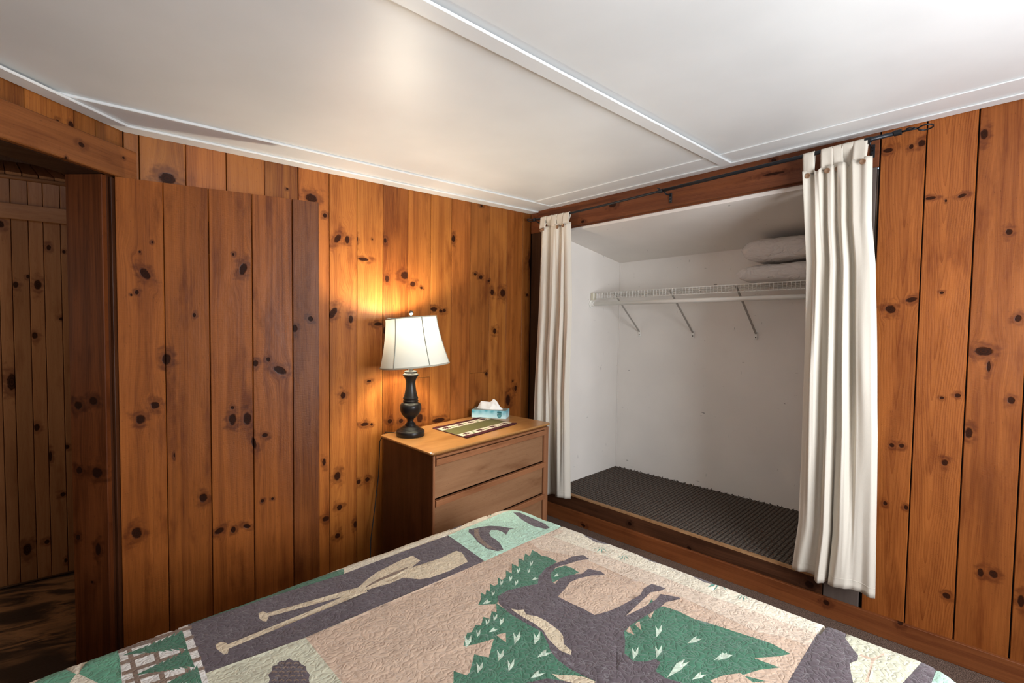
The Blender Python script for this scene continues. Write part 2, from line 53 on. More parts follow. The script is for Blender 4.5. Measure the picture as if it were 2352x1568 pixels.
Q = [["tan",[[-1.629,-1.29],[-1.227,-1.295],[-1.223,-1.403],[-1.207,-1.879],[-1.111,-2.245],[-1.523,-2.246],[-1.817,-2.245],[-2.246,-1.823],[-2.278,-1.504],[-2.269,-1.281]]],["tanlight",[[-1.273,-1.292],[-1.227,-1.295],[-1.223,-1.403],[-1.207,-1.879],[-1.111,-2.245],[-1.33,-2.248],[-1.335,-2.184],[-1.362,-2.125],[-1.346,-1.886],[-1.366,-1.726],[-1.361,-1.507],[-1.423,-1.371],[-1.391,-1.286]]],["cream",[[-1.228,-1.329],[-1.202,-1.387],[-1.111,-1.853],[-1.111,-2.245],[-1.252,-2.253],[-1.256,-2.195],[-1.268,-2.043],[-1.277,-1.967],[-1.275,-1.757],[-1.286,-1.588],[-1.298,-1.439],[-1.299,-1.331]]],["mint",[[-1.593,-1.035],[-1.252,-1.016],[-1.13,-1.004],[-1.111,-1.266],[-1.227,-1.295],[-1.629,-1.29]]],["slate",[[-2.476,-0.989],[-2.284,-0.998],[-2.033,-1.033],[-1.593,-1.035],[-1.629,-1.29],[-2.271,-1.28],[-2.495,-1.244]]],["green",[[-2.476,-0.989],[-2.448,-0.908],[-2.013,-0.994],[-2.033,-1.033],[-2.286,-1.007]]],["white",[[-2.629,-0.908],[-2.595,-0.908],[-2.471,-0.908],[-2.476,-0.997],[-2.495,-1.244],[-2.499,-1.287],[-2.504,-1.431],[-2.637,-1.317],[-2.642,-1.147]]],["brown",[[-2.637,-0.989],[-2.469,-1.006],[-2.473,-1.023],[-2.64,-1.012]]],["brown",[[-2.635,-1.056],[-2.477,-1.059],[-2.48,-1.075],[-2.637,-1.071]]],["brown",[[-2.637,-1.102],[-2.481,-1.12],[-2.485,-1.136],[-2.639,-1.117]]],["brown",[[-2.636,-1.145],[-2.487,-1.171],[-2.49,-1.186],[-2.638,-1.158]]],["brown",[[-2.639,-1.185],[-2.49,-1.213],[-2.493,-1.227],[-2.641,-1.199]]],["brown",[[-2.611,-0.908],[-2.601,-0.908],[-2.614,-1.235],[-2.624,-1.226]]],["brown",[[-2.557,-0.908],[-2.547,-0.908],[-2.573,-1.276],[-2.583,-1.266]]],["brown",[[-2.502,-0.908],[-2.492,-0.908],[-2.528,-1.321],[-2.538,-1.311]]],["green",[[-2.625,-1.031],[-2.612,-1.028],[-2.616,-1.03],[-2.598,-1.027],[-2.602,-1.029],[-2.584,-1.024],[-2.588,-1.029],[-2.569,-1.021],[-2.574,-1.029],[-2.554,-1.019],[-2.56,-1.03],[-2.54,-1.017],[-2.545,-1.03],[-2.524,-1.014],[-2.53,-1.03],[-2.509,-1.013],[-2.515,-1.031],[-2.493,-1.01],[-2.503,-1.117],[-2.52,-1.089],[-2.517,-1.108],[-2.534,-1.082],[-2.531,-1.098],[-2.548,-1.074],[-2.544,-1.088],[-2.562,-1.066],[-2.558,-1.078],[-2.575,-1.059],[-2.572,-1.069],[-2.589,-1.051],[-2.585,-1.059],[-2.603,-1.044],[-2.599,-1.05],[-2.616,-1.037],[-2.612,-1.041]]],["green",[[-2.617,-1.14],[-2.605,-1.136],[-2.609,-1.137],[-2.593,-1.133],[-2.597,-1.136],[-2.581,-1.129],[-2.585,-1.134],[-2.569,-1.126],[-2.573,-1.134],[-2.556,-1.122],[-2.56,-1.132],[-2.543,-1.119],[-2.547,-1.131],[-2.53,-1.116],[-2.534,-1.13],[-2.517,-1.112],[-2.521,-1.127],[-2.503,-1.108],[-2.508,-1.204],[-2.524,-1.181],[-2.52,-1.197],[-2.536,-1.175],[-2.533,-1.189],[-2.548,-1.17],[-2.545,-1.182],[-2.561,-1.164],[-2.557,-1.175],[-2.573,-1.159],[-2.569,-1.167],[-2.585,-1.154],[-2.581,-1.16],[-2.597,-1.149],[-2.593,-1.153],[-2.609,-1.144],[-2.605,-1.146]]],["green",[[-2.568,-1.22],[-2.561,-1.217],[-2.563,-1.219],[-2.554,-1.214],[-2.556,-1.218],[-2.547,-1.213],[-2.549,-1.218],[-2.54,-1.21],[-2.542,-1.217],[-2.532,-1.208],[-2.535,-1.216],[-2.525,-1.205],[-2.528,-1.216],[-2.517,-1.201],[-2.521,-1.215],[-2.51,-1.199],[-2.514,-1.215],[-2.502,-1.196],[-2.512,-1.288],[-2.519,-1.265],[-2.518,-1.28],[-2.525,-1.259],[-2.524,-1.273],[-2.532,-1.254],[-2.53,-1.265],[-2.538,-1.248],[-2.537,-1.257],[-2.544,-1.242],[-2.543,-1.251],[-2.551,-1.236],[-2.549,-1.243],[-2.557,-1.231],[-2.555,-1.236],[-2.563,-1.225],[-2.561,-1.228]]],["teal",[[-2.627,-0.908],[-2.662,-0.908],[-2.71,-1.037],[-2.678,-1.117],[-2.645,-1.171],[-2.633,-1.045]]],["slate",[[-2.724,-0.908],[-2.687,-0.908],[-2.71,-0.992]]],["teal",[[-2.786,-1.004],[-2.747,-0.908],[-2.715,-1.034],[-2.738,-1.081],[-2.787,-1.032]]],["slate",[[-2.818,-0.908],[-2.78,-0.908],[-2.788,-0.908],[-2.808,-0.993]]],["creamg",[[-2.269,-1.281],[-2.278,-1.504],[-2.293,-1.621],[-2.513,-1.405],[-2.495,-1.244]]],["slate",[[-2.329,-1.438],[-2.334,-1.456],[-2.344,-1.462],[-2.352,-1.476],[-2.362,-1.474],[-2.371,-1.482],[-2.379,-1.474],[-2.389,-1.474],[-2.393,-1.46],[-2.401,-1.453],[-2.401,-1.436],[-2.406,-1.422],[-2.401,-1.405],[-2.403,-1.388],[-2.394,-1.374],[-2.391,-1.355],[-2.381,-1.348],[-2.372,-1.33],[-2.362,-1.332],[-2.351,-1.321],[-2.343,-1.332],[-2.331,-1.329],[-2.328,-1.346],[-2.318,-1.354],[-2.319,-1.373],[-2.314,-1.388],[-2.32,-1.406],[-2.32,-1.424]]],["brown",[[-2.357,-1.33],[-2.35,-1.33],[-2.346,-1.34],[-2.35,-1.343],[-2.352,-1.334],[-2.357,-1.336]]],["brown",[[-2.344,-1.342],[-2.337,-1.343],[-2.333,-1.353],[-2.337,-1.357],[-2.339,-1.348],[-2.345,-1.349]]],["brown",[[-2.331,-1.355],[-2.324,-1.356],[-2.321,-1.366],[-2.324,-1.369],[-2.326,-1.361],[-2.332,-1.362]]],["brown",[[-2.37,-1.339],[-2.363,-1.34],[-2.359,-1.35],[-2.362,-1.353],[-2.364,-1.344],[-2.37,-1.346]]],["brown",[[-2.357,-1.352],[-2.35,-1.352],[-2.346,-1.363],[-2.349,-1.365],[-2.352,-1.357],[-2.357,-1.359]]],["brown",[[-2.344,-1.365],[-2.337,-1.365],[-2.333,-1.375],[-2.337,-1.378],[-2.338,-1.369],[-2.344,-1.371]]],["brown",[[-2.331,-1.377],[-2.324,-1.377],[-2.32,-1.388],[-2.324,-1.391],[-2.326,-1.382],[-2.332,-1.384]]],["brown",[[-2.382,-1.349],[-2.375,-1.349],[-2.371,-1.359],[-2.375,-1.362],[-2.377,-1.355],[-2.382,-1.355]]],["brown",[[-2.369,-1.361],[-2.362,-1.362],[-2.359,-1.372],[-2.362,-1.375],[-2.364,-1.366],[-2.369,-1.368]]],["brown",[[-2.356,-1.374],[-2.349,-1.374],[-2.346,-1.384],[-2.349,-1.387],[-2.351,-1.379],[-2.357,-1.379]]],["brown",[[-2.344,-1.387],[-2.337,-1.387],[-2.333,-1.396],[-2.337,-1.4],[-2.339,-1.392],[-2.344,-1.392]]],["brown",[[-2.331,-1.398],[-2.324,-1.4],[-2.321,-1.409],[-2.324,-1.412],[-2.326,-1.404],[-2.332,-1.405]]],["brown",[[-2.381,-1.37],[-2.374,-1.371],[-2.371,-1.381],[-2.374,-1.383],[-2.376,-1.375],[-2.382,-1.377]]],["brown",[[-2.369,-1.383],[-2.362,-1.383],[-2.358,-1.393],[-2.361,-1.396],[-2.364,-1.388],[-2.369,-1.388]]],["brown",[[-2.356,-1.396],[-2.349,-1.396],[-2.346,-1.405],[-2.349,-1.408],[-2.351,-1.401],[-2.356,-1.401]]],["brown",[[-2.343,-1.407],[-2.337,-1.408],[-2.333,-1.418],[-2.336,-1.42],[-2.338,-1.412],[-2.344,-1.414]]],["brown",[[-2.393,-1.38],[-2.386,-1.38],[-2.383,-1.39],[-2.386,-1.392],[-2.388,-1.385],[-2.393,-1.385]]],["brown",[[-2.381,-1.392],[-2.374,-1.392],[-2.37,-1.401],[-2.374,-1.405],[-2.375,-1.396],[-2.381,-1.398]]],["brown",[[-2.368,-1.404],[-2.361,-1.405],[-2.358,-1.414],[-2.361,-1.416],[-2.363,-1.409],[-2.369,-1.41]]],["brown",[[-2.356,-1.416],[-2.349,-1.417],[-2.346,-1.426],[-2.349,-1.429],[-2.351,-1.421],[-2.356,-1.422]]],["brown",[[-2.343,-1.428],[-2.336,-1.429],[-2.333,-1.438],[-2.337,-1.441],[-2.338,-1.433],[-2.344,-1.434]]],["paddle",[[-2.311,-1.108],[-2.041,-1.175],[-2.03,-1.147],[-2.306,-1.086]]],["paddle",[[-2.317,-1.073],[-2.304,-1.069],[-2.299,-1.086],[-2.303,-1.112],[-2.315,-1.13],[-2.322,-1.12],[-2.324,-1.098]]],["paddle",[[-2.041,-1.146],[-1.996,-1.117],[-1.948,-1.099],[-1.849,-1.082],[-1.79,-1.077],[-1.793,-1.131],[-1.87,-1.164],[-1.959,-1.18],[-1.999,-1.172],[-2.041,-1.172]]],["brown",[[-2.053,-1.167],[-1.982,-1.157],[-1.921,-1.157],[-1.86,-1.149],[-1.846,-1.141],[-1.91,-1.139],[-1.974,-1.143]]],["paddle",[[-2.433,-1.188],[-2.034,-1.19],[-2.024,-1.159],[-2.431,-1.167]]],["paddle",[[-2.447,-1.143],[-2.434,-1.141],[-2.425,-1.158],[-2.427,-1.185],[-2.436,-1.206],[-2.444,-1.204],[-2.448,-1.183],[-2.451,-1.162]]],["paddle",[[-2.047,-1.176],[-1.984,-1.159],[-1.923,-1.16],[-1.862,-1.152],[-1.811,-1.157],[-1.734,-1.167],[-1.655,-1.162],[-1.646,-1.184],[-1.677,-1.255],[-1.772,-1.262],[-1.842,-1.253],[-1.871,-1.236],[-1.904,-1.191],[-1.951,-1.191],[-2.005,-1.183]]],["slate",[[-1.481,-1.053],[-1.449,-1.061],[-1.409,-1.081],[-1.38,-1.113],[-1.366,-1.145],[-1.352,-1.17],[-1.38,-1.166],[-1.422,-1.19],[-1.412,-1.162],[-1.414,-1.134],[-1.434,-1.115],[-1.46,-1.132],[-1.48,-1.165],[-1.481,-1.196],[-1.494,-1.231],[-1.52,-1.275],[-1.544,-1.269],[-1.56,-1.229],[-1.548,-1.164],[-1.524,-1.106],[-1.513,-1.066],[-1.494,-1.046]]],["slate",[[-1.236,-1.048],[-1.215,-1.068],[-1.217,-1.14],[-1.225,-1.229],[-1.245,-1.269],[-1.264,-1.262],[-1.28,-1.212],[-1.266,-1.14],[-1.252,-1.095]]],["brown",[[-1.481,-1.065],[-1.457,-1.07],[-1.48,-1.088],[-1.511,-1.135],[-1.534,-1.2],[-1.539,-1.256],[-1.554,-1.223],[-1.54,-1.159],[-1.516,-1.105]]],["green",[[-1.834,-1.485],[-1.807,-1.467],[-1.779,-1.438],[-1.779,-1.458],[-1.756,-1.438],[-1.756,-1.454],[-1.724,-1.42],[-1.722,-1.439],[-1.706,-1.438],[-1.677,-1.407],[-1.679,-1.43],[-1.657,-1.426],[-1.623,-1.392],[-1.625,-1.422],[-1.576,-1.375],[-1.577,-1.407],[-1.528,-1.36],[-1.529,-1.387],[-1.484,-1.352],[-1.49,-1.382],[-1.445,-1.351],[-1.446,-1.38],[-1.456,-1.409],[-1.446,-1.425],[-1.449,-1.476],[-1.529,-1.49],[-1.581,-1.512],[-1.621,-1.542],[-1.714,-1.516],[-1.764,-1.509],[-1.79,-1.518]]],["green",[[-1.452,-1.514],[-1.489,-1.503],[-1.533,-1.511],[-1.582,-1.558],[-1.547,-1.557],[-1.503,-1.571],[-1.453,-1.576],[-1.447,-1.544]]],["green",[[-1.787,-1.515],[-1.794,-1.594],[-1.788,-1.669],[-1.789,-1.718],[-1.825,-1.781],[-1.849,-1.854],[-1.848,-1.926],[-1.871,-1.96],[-2.125,-1.71],[-2.091,-1.687],[-2.065,-1.655],[-2.06,-1.673],[-2.054,-1.691],[-2.043,-1.689],[-2.007,-1.66],[-1.988,-1.644],[-1.983,-1.658],[-1.97,-1.679],[-1.91,-1.634],[-1.949,-1.62],[-1.988,-1.6],[-1.963,-1.579],[-1.944,-1.564],[-1.933,-1.57],[-1.903,-1.553],[-1.897,-1.568],[-1.862,-1.54],[-1.855,-1.56],[-1.825,-1.536],[-1.82,-1.552]]],["green",[[-1.461,-1.842],[-1.424,-1.833],[-1.438,-1.855],[-1.467,-1.866],[-1.434,-1.878],[-1.429,-1.922],[-1.431,-1.974],[-1.404,-2.093],[-1.398,-2.135],[-1.394,-2.173],[-1.4,-2.219],[-1.432,-2.202],[-1.489,-2.159],[-1.484,-2.185],[-1.476,-2.216],[-1.521,-2.182],[-1.577,-2.159],[-1.566,-2.176],[-1.553,-2.207],[-1.622,-2.158],[-1.666,-2.145],[-1.727,-2.155],[-1.82,-2.063],[-1.813,-1.958],[-1.665,-1.863],[-1.598,-1.854],[-1.522,-1.859]]],["tan",[[-1.622,-1.864],[-1.593,-1.859],[-1.62,-1.89]]],["tan",[[-1.511,-1.87],[-1.478,-1.873],[-1.526,-1.886]]],["tan",[[-1.577,-1.866],[-1.554,-1.867],[-1.591,-1.895]]],["tan",[[-1.647,-2.112],[-1.602,-2.128],[-1.57,-2.154],[-1.58,-2.187],[-1.668,-2.16]]],["tan",[[-1.894,-1.627],[-1.869,-1.639],[-1.896,-1.667],[-1.896,-1.645]]],["slate",[[-1.759,-1.492],[-1.71,-1.488],[-1.648,-1.51],[-1.612,-1.528],[-1.572,-1.497],[-1.515,-1.478],[-1.46,-1.48],[-1.422,-1.49],[-1.381,-1.487],[-1.341,-1.51],[-1.349,-1.546],[-1.392,-1.525],[-1.438,-1.514],[-1.484,-1.499],[-1.53,-1.514],[-1.569,-1.553],[-1.571,-1.568],[-1.531,-1.555],[-1.49,-1.566],[-1.454,-1.588],[-1.41,-1.583],[-1.391,-1.624],[-1.4,-1.647],[-1.439,-1.615],[-1.486,-1.601],[-1.528,-1.596],[-1.573,-1.61],[-1.625,-1.623],[-1.621,-1.678],[-1.62,-1.721],[-1.623,-1.76],[-1.579,-1.776],[-1.539,-1.786],[-1.482,-1.792],[-1.43,-1.797],[-1.386,-1.785],[-1.344,-1.79],[-1.334,-1.833],[-1.358,-1.83],[-1.392,-1.812],[-1.456,-1.817],[-1.56,-1.826],[-1.486,-1.838],[-1.418,-1.844],[-1.376,-1.839],[-1.353,-1.889],[-1.359,-1.897],[-1.407,-1.873],[-1.441,-1.874],[-1.478,-1.873],[-1.545,-1.864],[-1.593,-1.859],[-1.626,-1.861],[-1.659,-1.885],[-1.71,-1.915],[-1.719,-1.947],[-1.701,-1.969],[-1.673,-1.983],[-1.676,-1.998],[-1.711,-2.003],[-1.717,-2.034],[-1.704,-2.067],[-1.71,-2.118],[-1.773,-2.131],[-1.854,-2.082],[-1.895,-2.011],[-1.864,-1.966],[-1.849,-1.92],[-1.852,-1.884],[-1.856,-1.847],[-1.852,-1.811],[-1.84,-1.775],[-1.82,-1.749],[-1.794,-1.704],[-1.799,-1.659],[-1.8,-1.61],[-1.796,-1.574],[-1.782,-1.521]]],["paddle",[[-1.777,-1.568],[-1.768,-1.589],[-1.755,-1.599],[-1.767,-1.62],[-1.752,-1.652],[-1.746,-1.676],[-1.754,-1.735],[-1.765,-1.756],[-1.79,-1.779],[-1.799,-1.811],[-1.814,-1.822],[-1.817,-1.8],[-1.818,-1.788],[-1.812,-1.765],[-1.803,-1.735],[-1.787,-1.703],[-1.783,-1.665],[-1.784,-1.626],[-1.781,-1.587]]],["slate",[[-1.969,-1.808],[-1.923,-1.833],[-1.905,-1.858],[-1.848,-1.926],[-1.871,-1.96],[-1.94,-1.902],[-1.97,-1.85]]],["paddle",[[-1.9,-1.83],[-1.89,-1.846],[-1.864,-1.874],[-1.852,-1.895],[-1.85,-1.924],[-1.876,-1.921],[-1.89,-1.885],[-1.902,-1.856]]],["leaf",[[-1.611,-1.436],[-1.586,-1.409],[-1.594,-1.423],[-1.577,-1.414],[-1.593,-1.429]]],["leaf",[[-1.543,-1.433],[-1.515,-1.405],[-1.525,-1.42],[-1.506,-1.411],[-1.523,-1.426]]],["leaf",[[-1.586,-1.46],[-1.56,-1.434],[-1.569,-1.448],[-1.551,-1.439],[-1.567,-1.454]]],["leaf",[[-1.667,-1.454],[-1.643,-1.428],[-1.65,-1.441],[-1.634,-1.433],[-1.649,-1.447]]],["leaf",[[-1.705,-1.45],[-1.683,-1.425],[-1.689,-1.438],[-1.674,-1.43],[-1.688,-1.444]]],["leaf",[[-1.671,-1.484],[-1.648,-1.459],[-1.654,-1.472],[-1.638,-1.464],[-1.653,-1.478]]],["leaf",[[-1.77,-1.479],[-1.75,-1.455],[-1.755,-1.468],[-1.741,-1.46],[-1.753,-1.473]]],["leaf",[[-1.82,-1.49],[-1.799,-1.482],[-1.79,-1.482],[-1.798,-1.49],[-1.787,-1.496],[-1.805,-1.498]]],["leaf",[[-1.609,-1.499],[-1.59,-1.493],[-1.582,-1.493],[-1.59,-1.499],[-1.582,-1.505],[-1.596,-1.505]]],["leaf",[[-1.858,-1.579],[-1.834,-1.551],[-1.841,-1.566],[-1.824,-1.558],[-1.839,-1.573]]],["leaf",[[-1.887,-1.579],[-1.865,-1.552],[-1.872,-1.567],[-1.855,-1.559],[-1.869,-1.573]]],["leaf",[[-1.857,-1.605],[-1.834,-1.578],[-1.84,-1.593],[-1.824,-1.585],[-1.838,-1.599]]],["leaf",[[-1.901,-1.605],[-1.882,-1.6],[-1.875,-1.6],[-1.881,-1.606],[-1.872,-1.613],[-1.887,-1.613]]],["leaf",[[-1.938,-1.598],[-1.918,-1.572],[-1.924,-1.586],[-1.909,-1.579],[-1.922,-1.593]]],["leaf",[[-1.987,-1.609],[-1.957,-1.568],[-1.964,-1.591],[-1.942,-1.579],[-1.961,-1.6]]],["leaf",[[-1.886,-1.689],[-1.852,-1.651],[-1.862,-1.672],[-1.837,-1.662],[-1.858,-1.682]]],["leaf",[[-1.848,-1.726],[-1.812,-1.69],[-1.823,-1.71],[-1.796,-1.7],[-1.819,-1.72]]],["leaf",[[-1.963,-1.707],[-1.933,-1.671],[-1.941,-1.691],[-1.919,-1.681],[-1.937,-1.7]]],["leaf",[[-1.882,-1.766],[-1.854,-1.76],[-1.842,-1.762],[-1.853,-1.77],[-1.839,-1.78],[-1.861,-1.778]]],["leaf",[[-2.031,-1.705],[-2.005,-1.671],[-2.011,-1.69],[-1.991,-1.681],[-2.008,-1.698]]],["leaf",[[-1.971,-1.751],[-1.942,-1.719],[-1.95,-1.737],[-1.928,-1.729],[-1.947,-1.746]]],["leaf",[[-1.95,-1.804],[-1.925,-1.799],[-1.914,-1.8],[-1.924,-1.808],[-1.91,-1.817],[-1.931,-1.815]]],["leaf",[[-1.59,-1.94],[-1.543,-1.911],[-1.558,-1.928],[-1.526,-1.922],[-1.556,-1.937]]],["leaf",[[-1.553,-2.011],[-1.517,-2.01],[-1.503,-2.013],[-1.518,-2.019],[-1.502,-2.03],[-1.53,-2.025]]],["leaf",[[-1.715,-1.943],[-1.676,-1.916],[-1.687,-1.932],[-1.66,-1.926],[-1.685,-1.94]]],["leaf",[[-1.667,-1.982],[-1.627,-1.956],[-1.639,-1.972],[-1.611,-1.967],[-1.637,-1.98]]],["leaf",[[-1.562,-2.096],[-1.528,-2.097],[-1.515,-2.1],[-1.528,-2.105],[-1.514,-2.116],[-1.539,-2.11]]],["leaf",[[-1.713,-2.035],[-1.651,-2.028],[-1.616,-2.035],[-1.64,-2.04],[-1.618,-2.048],[-1.666,-2.046]]],["leaf",[[-1.675,-2.08],[-1.645,-2.081],[-1.632,-2.083],[-1.644,-2.088],[-1.63,-2.098],[-1.654,-2.093]]],["leaf",[[-1.54,-1.536],[-1.52,-1.53],[-1.513,-1.531],[-1.521,-1.537],[-1.511,-1.542],[-1.527,-1.542]]],["leaf",[[-1.569,-2.088],[-1.523,-2.092],[-1.524,-2.101],[-1.517,-2.113],[-1.539,-2.104]]],["slate",[[-1.111,-2.245],[-1.111,-2.296],[-1.111,-2.444],[-1.157,-2.495],[-1.272,-2.492],[-1.57,-2.49],[-1.817,-2.245],[-1.523,-2.246]]],["creamg",[[-1.111,-2.293],[-1.22,-2.305],[-1.253,-2.327],[-1.278,-2.345],[-1.304,-2.348],[-1.336,-2.337],[-1.374,-2.347],[-1.409,-2.358],[-1.55,-2.382],[-1.509,-2.422],[-1.322,-2.442],[-1.195,-2.465],[-1.111,-2.425],[-1.111,-2.351]]],["tan",[[-1.278,-2.346],[-1.277,-2.373],[-1.324,-2.376],[-1.388,-2.378],[-1.383,-2.383],[-1.319,-2.38],[-1.276,-2.379],[-1.22,-2.395],[-1.222,-2.39],[-1.267,-2.374],[-1.267,-2.349]]],["mint",[[-1.157,-2.495],[-1.12,-2.512],[-1.263,-2.555],[-1.544,-2.514],[-1.516,-2.484],[-1.272,-2.492]]],["sprig",[[-1.238,-1.517],[-1.279,-1.505],[-1.256,-1.514]]],["sprig",[[-1.238,-1.517],[-1.29,-1.533],[-1.261,-1.528]]],["sprig",[[-1.238,-1.517],[-1.281,-1.551],[-1.257,-1.537]]],["sprig",[[-1.238,-1.517],[-1.257,-1.557],[-1.244,-1.54]]],["sprig",[[-1.238,-1.517],[-1.226,-1.55],[-1.229,-1.537]]],["sprig",[[-1.234,-1.614],[-1.27,-1.603],[-1.249,-1.611]]],["sprig",[[-1.234,-1.614],[-1.28,-1.625],[-1.253,-1.622]]],["sprig",[[-1.234,-1.614],[-1.27,-1.64],[-1.25,-1.63]]],["sprig",[[-1.234,-1.614],[-1.249,-1.646],[-1.238,-1.633]]],["sprig",[[-1.234,-1.614],[-1.223,-1.642],[-1.225,-1.631]]],["sprig",[[-1.111,-1.928],[-1.233,-1.928],[-1.21,-1.939]]],["sprig",[[-1.111,-1.928],[-1.245,-1.95],[-1.216,-1.95]]],["sprig",[[-1.111,-1.928],[-1.235,-1.967],[-1.211,-1.959]]],["sprig",[[-1.111,-1.928],[-1.21,-1.977],[-1.193,-1.962]]],["sprig",[[-1.111,-1.928],[-1.111,-1.96],[-1.111,-1.947]]],["sprig",[[-1.192,-2.022],[-1.231,-2.009],[-1.212,-2.019]]],["sprig",[[-1.192,-2.022],[-1.241,-2.026],[-1.217,-2.028]]],["sprig",[[-1.192,-2.022],[-1.233,-2.04],[-1.213,-2.035]]],["sprig",[[-1.192,-2.022],[-1.213,-2.048],[-1.201,-2.038]]],["sprig",[[-1.192,-2.022],[-1.111,-2.034],[-1.111,-2.024]]],["sprig",[[-1.273,-0.909],[-1.312,-0.908],[-1.289,-0.908]]],["sprig",[[-1.273,-0.909],[-1.322,-0.908],[-1.294,-0.908]]],["sprig",[[-1.273,-0.909],[-1.351,-1.005],[-1.29,-0.908]]],["sprig",[[-1.273,-0.909],[-1.329,-1.008],[-1.276,-0.909]]],["sprig",[[-1.273,-0.909],[-1.293,-0.985],[-1.259,-0.911]]],["slate",[[-1.194,-1.401],[-1.111,-1.444],[-1.111,-1.524],[-1.199,-1.52],[-1.212,-1.479]]],["slate",[[-1.181,-1.641],[-1.111,-1.684],[-1.111,-1.751],[-1.191,-1.744],[-1.207,-1.71]]],["slate",[[-1.19,-1.855],[-1.111,-1.891],[-1.111,-1.948],[-1.195,-1.94],[-1.208,-1.909]]],["slate",[[-1.56,-0.996],[-1.465,-0.908],[-1.42,-0.908],[-1.485,-0.994],[-1.531,-1.003]]]]
# ------------------------------------------------------------------ helpers
def tag(o, label=None, cat=None, group=None, kind=None):
    if label: o['label'] = label
    if cat: o['category'] = cat
    if group: o['group'] = group
    if kind: o['kind'] = kind
    return o
def obj(name, verts, faces, mat=None, parent=None, smooth=False, matrix=None):
    me = bpy.data.meshes.new(name); me.from_pydata([tuple(v) for v in verts], [], faces); me.update()
    o = bpy.data.objects.new(name, me); COL.objects.link(o)
    if mat: me.materials.append(mat)
    if smooth: me.polygons.foreach_set('use_smooth', [True]*len(me.polygons))
    if matrix is not None: o.matrix_world = matrix
    if parent: o.parent = parent; 
    if parent and matrix is not None: o.matrix_parent_inverse = parent.matrix_basis.inverted(); o.matrix_basis = matrix
    return o
def bobj(name, bm, mat=None, parent=None, smooth=False, fixn=True):
    if fixn: bmesh.ops.recalc_face_normals(bm, faces=bm.faces)
    me = bpy.data.meshes.new(name); bm.to_mesh(me); bm.free()
    o = bpy.data.objects.new(name, me); COL.objects.link(o)
    if mat: me.materials.append(mat)
    if smooth:
        me.polygons.foreach_set('use_smooth', [True]*len(me.polygons))
    if parent: o.parent = parent
    return o
def empty(name, loc=(0, 0, 0)):
    o = bpy.data.objects.new(name, None); COL.objects.link(o); o.location = loc; o.empty_display_size = .1
    return o
def put(o, parent):
    # parent with world-space mesh coordinates kept
    o.parent = parent; o.matrix_parent_inverse = parent.matrix_basis.inverted()
    return o
def hexa(bm, c):  # 8 corners: bottom 4 ccw, top 4 ccw
    v = [bm.verts.new(p) for p in c]
    for f in ((3, 2, 1, 0), (4, 5, 6, 7), (0, 1, 5, 4), (1, 2, 6, 5), (2, 3, 7, 6), (3, 0, 4, 7)):
        bm.faces.new([v[i] for i in f])
def box(bm, x0, x1, y0, y1, z0, z1):
    hexa(bm, [(x0, y0, z0), (x1, y0, z0), (x1, y1, z0), (x0, y1, z0), (x0, y0, z1), (x1, y0, z1), (x1, y1, z1), (x0, y1, z1)])
def bevel(bm, w=.002, seg=1):
    bmesh.ops.bevel(bm, geom=list(bm.edges), offset=w, segments=seg, affect='EDGES', profile=.5, clamp_overlap=True)
def prism(bm, pts, zf0, zf1):
    n = len(pts)
    a = [bm.verts.new((x, y, zf0(x, y))) for x, y in pts]; b = [bm.verts.new((x, y, zf1(x, y))) for x, y in pts]
    bm.faces.new(a[::-1]); bm.faces.new(b)
    for i in range(n): bm.faces.new((a[i], a[(i+1) % n], b[(i+1) % n], b[i]))
def tube(bm, pts, r, seg=10, cap=True, closed=False):
    pts = [Vector(p) for p in pts]; rings = []; n = len(pts)
    prev = None
    for i, p in enumerate(pts):
        if closed: t = pts[(i+1) % n]-pts[i-1]
        else: t = pts[min(i+1, n-1)]-pts[max(i-1, 0)]
        t.normalize()
        if prev is None:
            a = t.orthogonal().normalized()
        else:
            a = (prev-t*prev.dot(t)).normalized()
        prev = a; b = t.cross(a); rr = r[i] if isinstance(r, (list, tuple)) else r
        rings.append([bm.verts.new(p+a*math.cos(2*PI*k/seg)*rr+b*math.sin(2*PI*k/seg)*rr) for k in range(seg)])
    m_ = n if closed else n-1
    for i in range(m_):
        A_, B_ = rings[i], rings[(i+1) % n]
        for k in range(seg): bm.faces.new((A_[k], A_[(k+1) % seg], B_[(k+1) % seg], B_[k]))
    if cap and not closed: bm.faces.new(rings[0][::-1]); bm.faces.new(rings[-1])
def lathe(bm, prof, seg=40, M=None):
    rings = []
    for r, z in prof:
        if r < 1e-5: rings.append([bm.verts.new((0, 0, z))])
        else: rings.append([bm.verts.new((r*math.cos(2*PI*k/seg), r*math.sin(2*PI*k/seg), z)) for k in range(seg)])
    for A_, B_ in zip(rings, rings[1:]):
        for k in range(seg):
            k2 = (k+1) % seg
            if len(A_) == 1 and len(B_) == 1: continue
            if len(A_) == 1: bm.faces.new((A_[0], B_[k], B_[k2]))
            elif len(B_) == 1: bm.faces.new((A_[k], A_[k2], B_[0]))
            else: bm.faces.new((A_[k], A_[k2], B_[k2], B_[k]))
    if M is not None: bmesh.ops.transform(bm, matrix=M, verts=bm.verts)

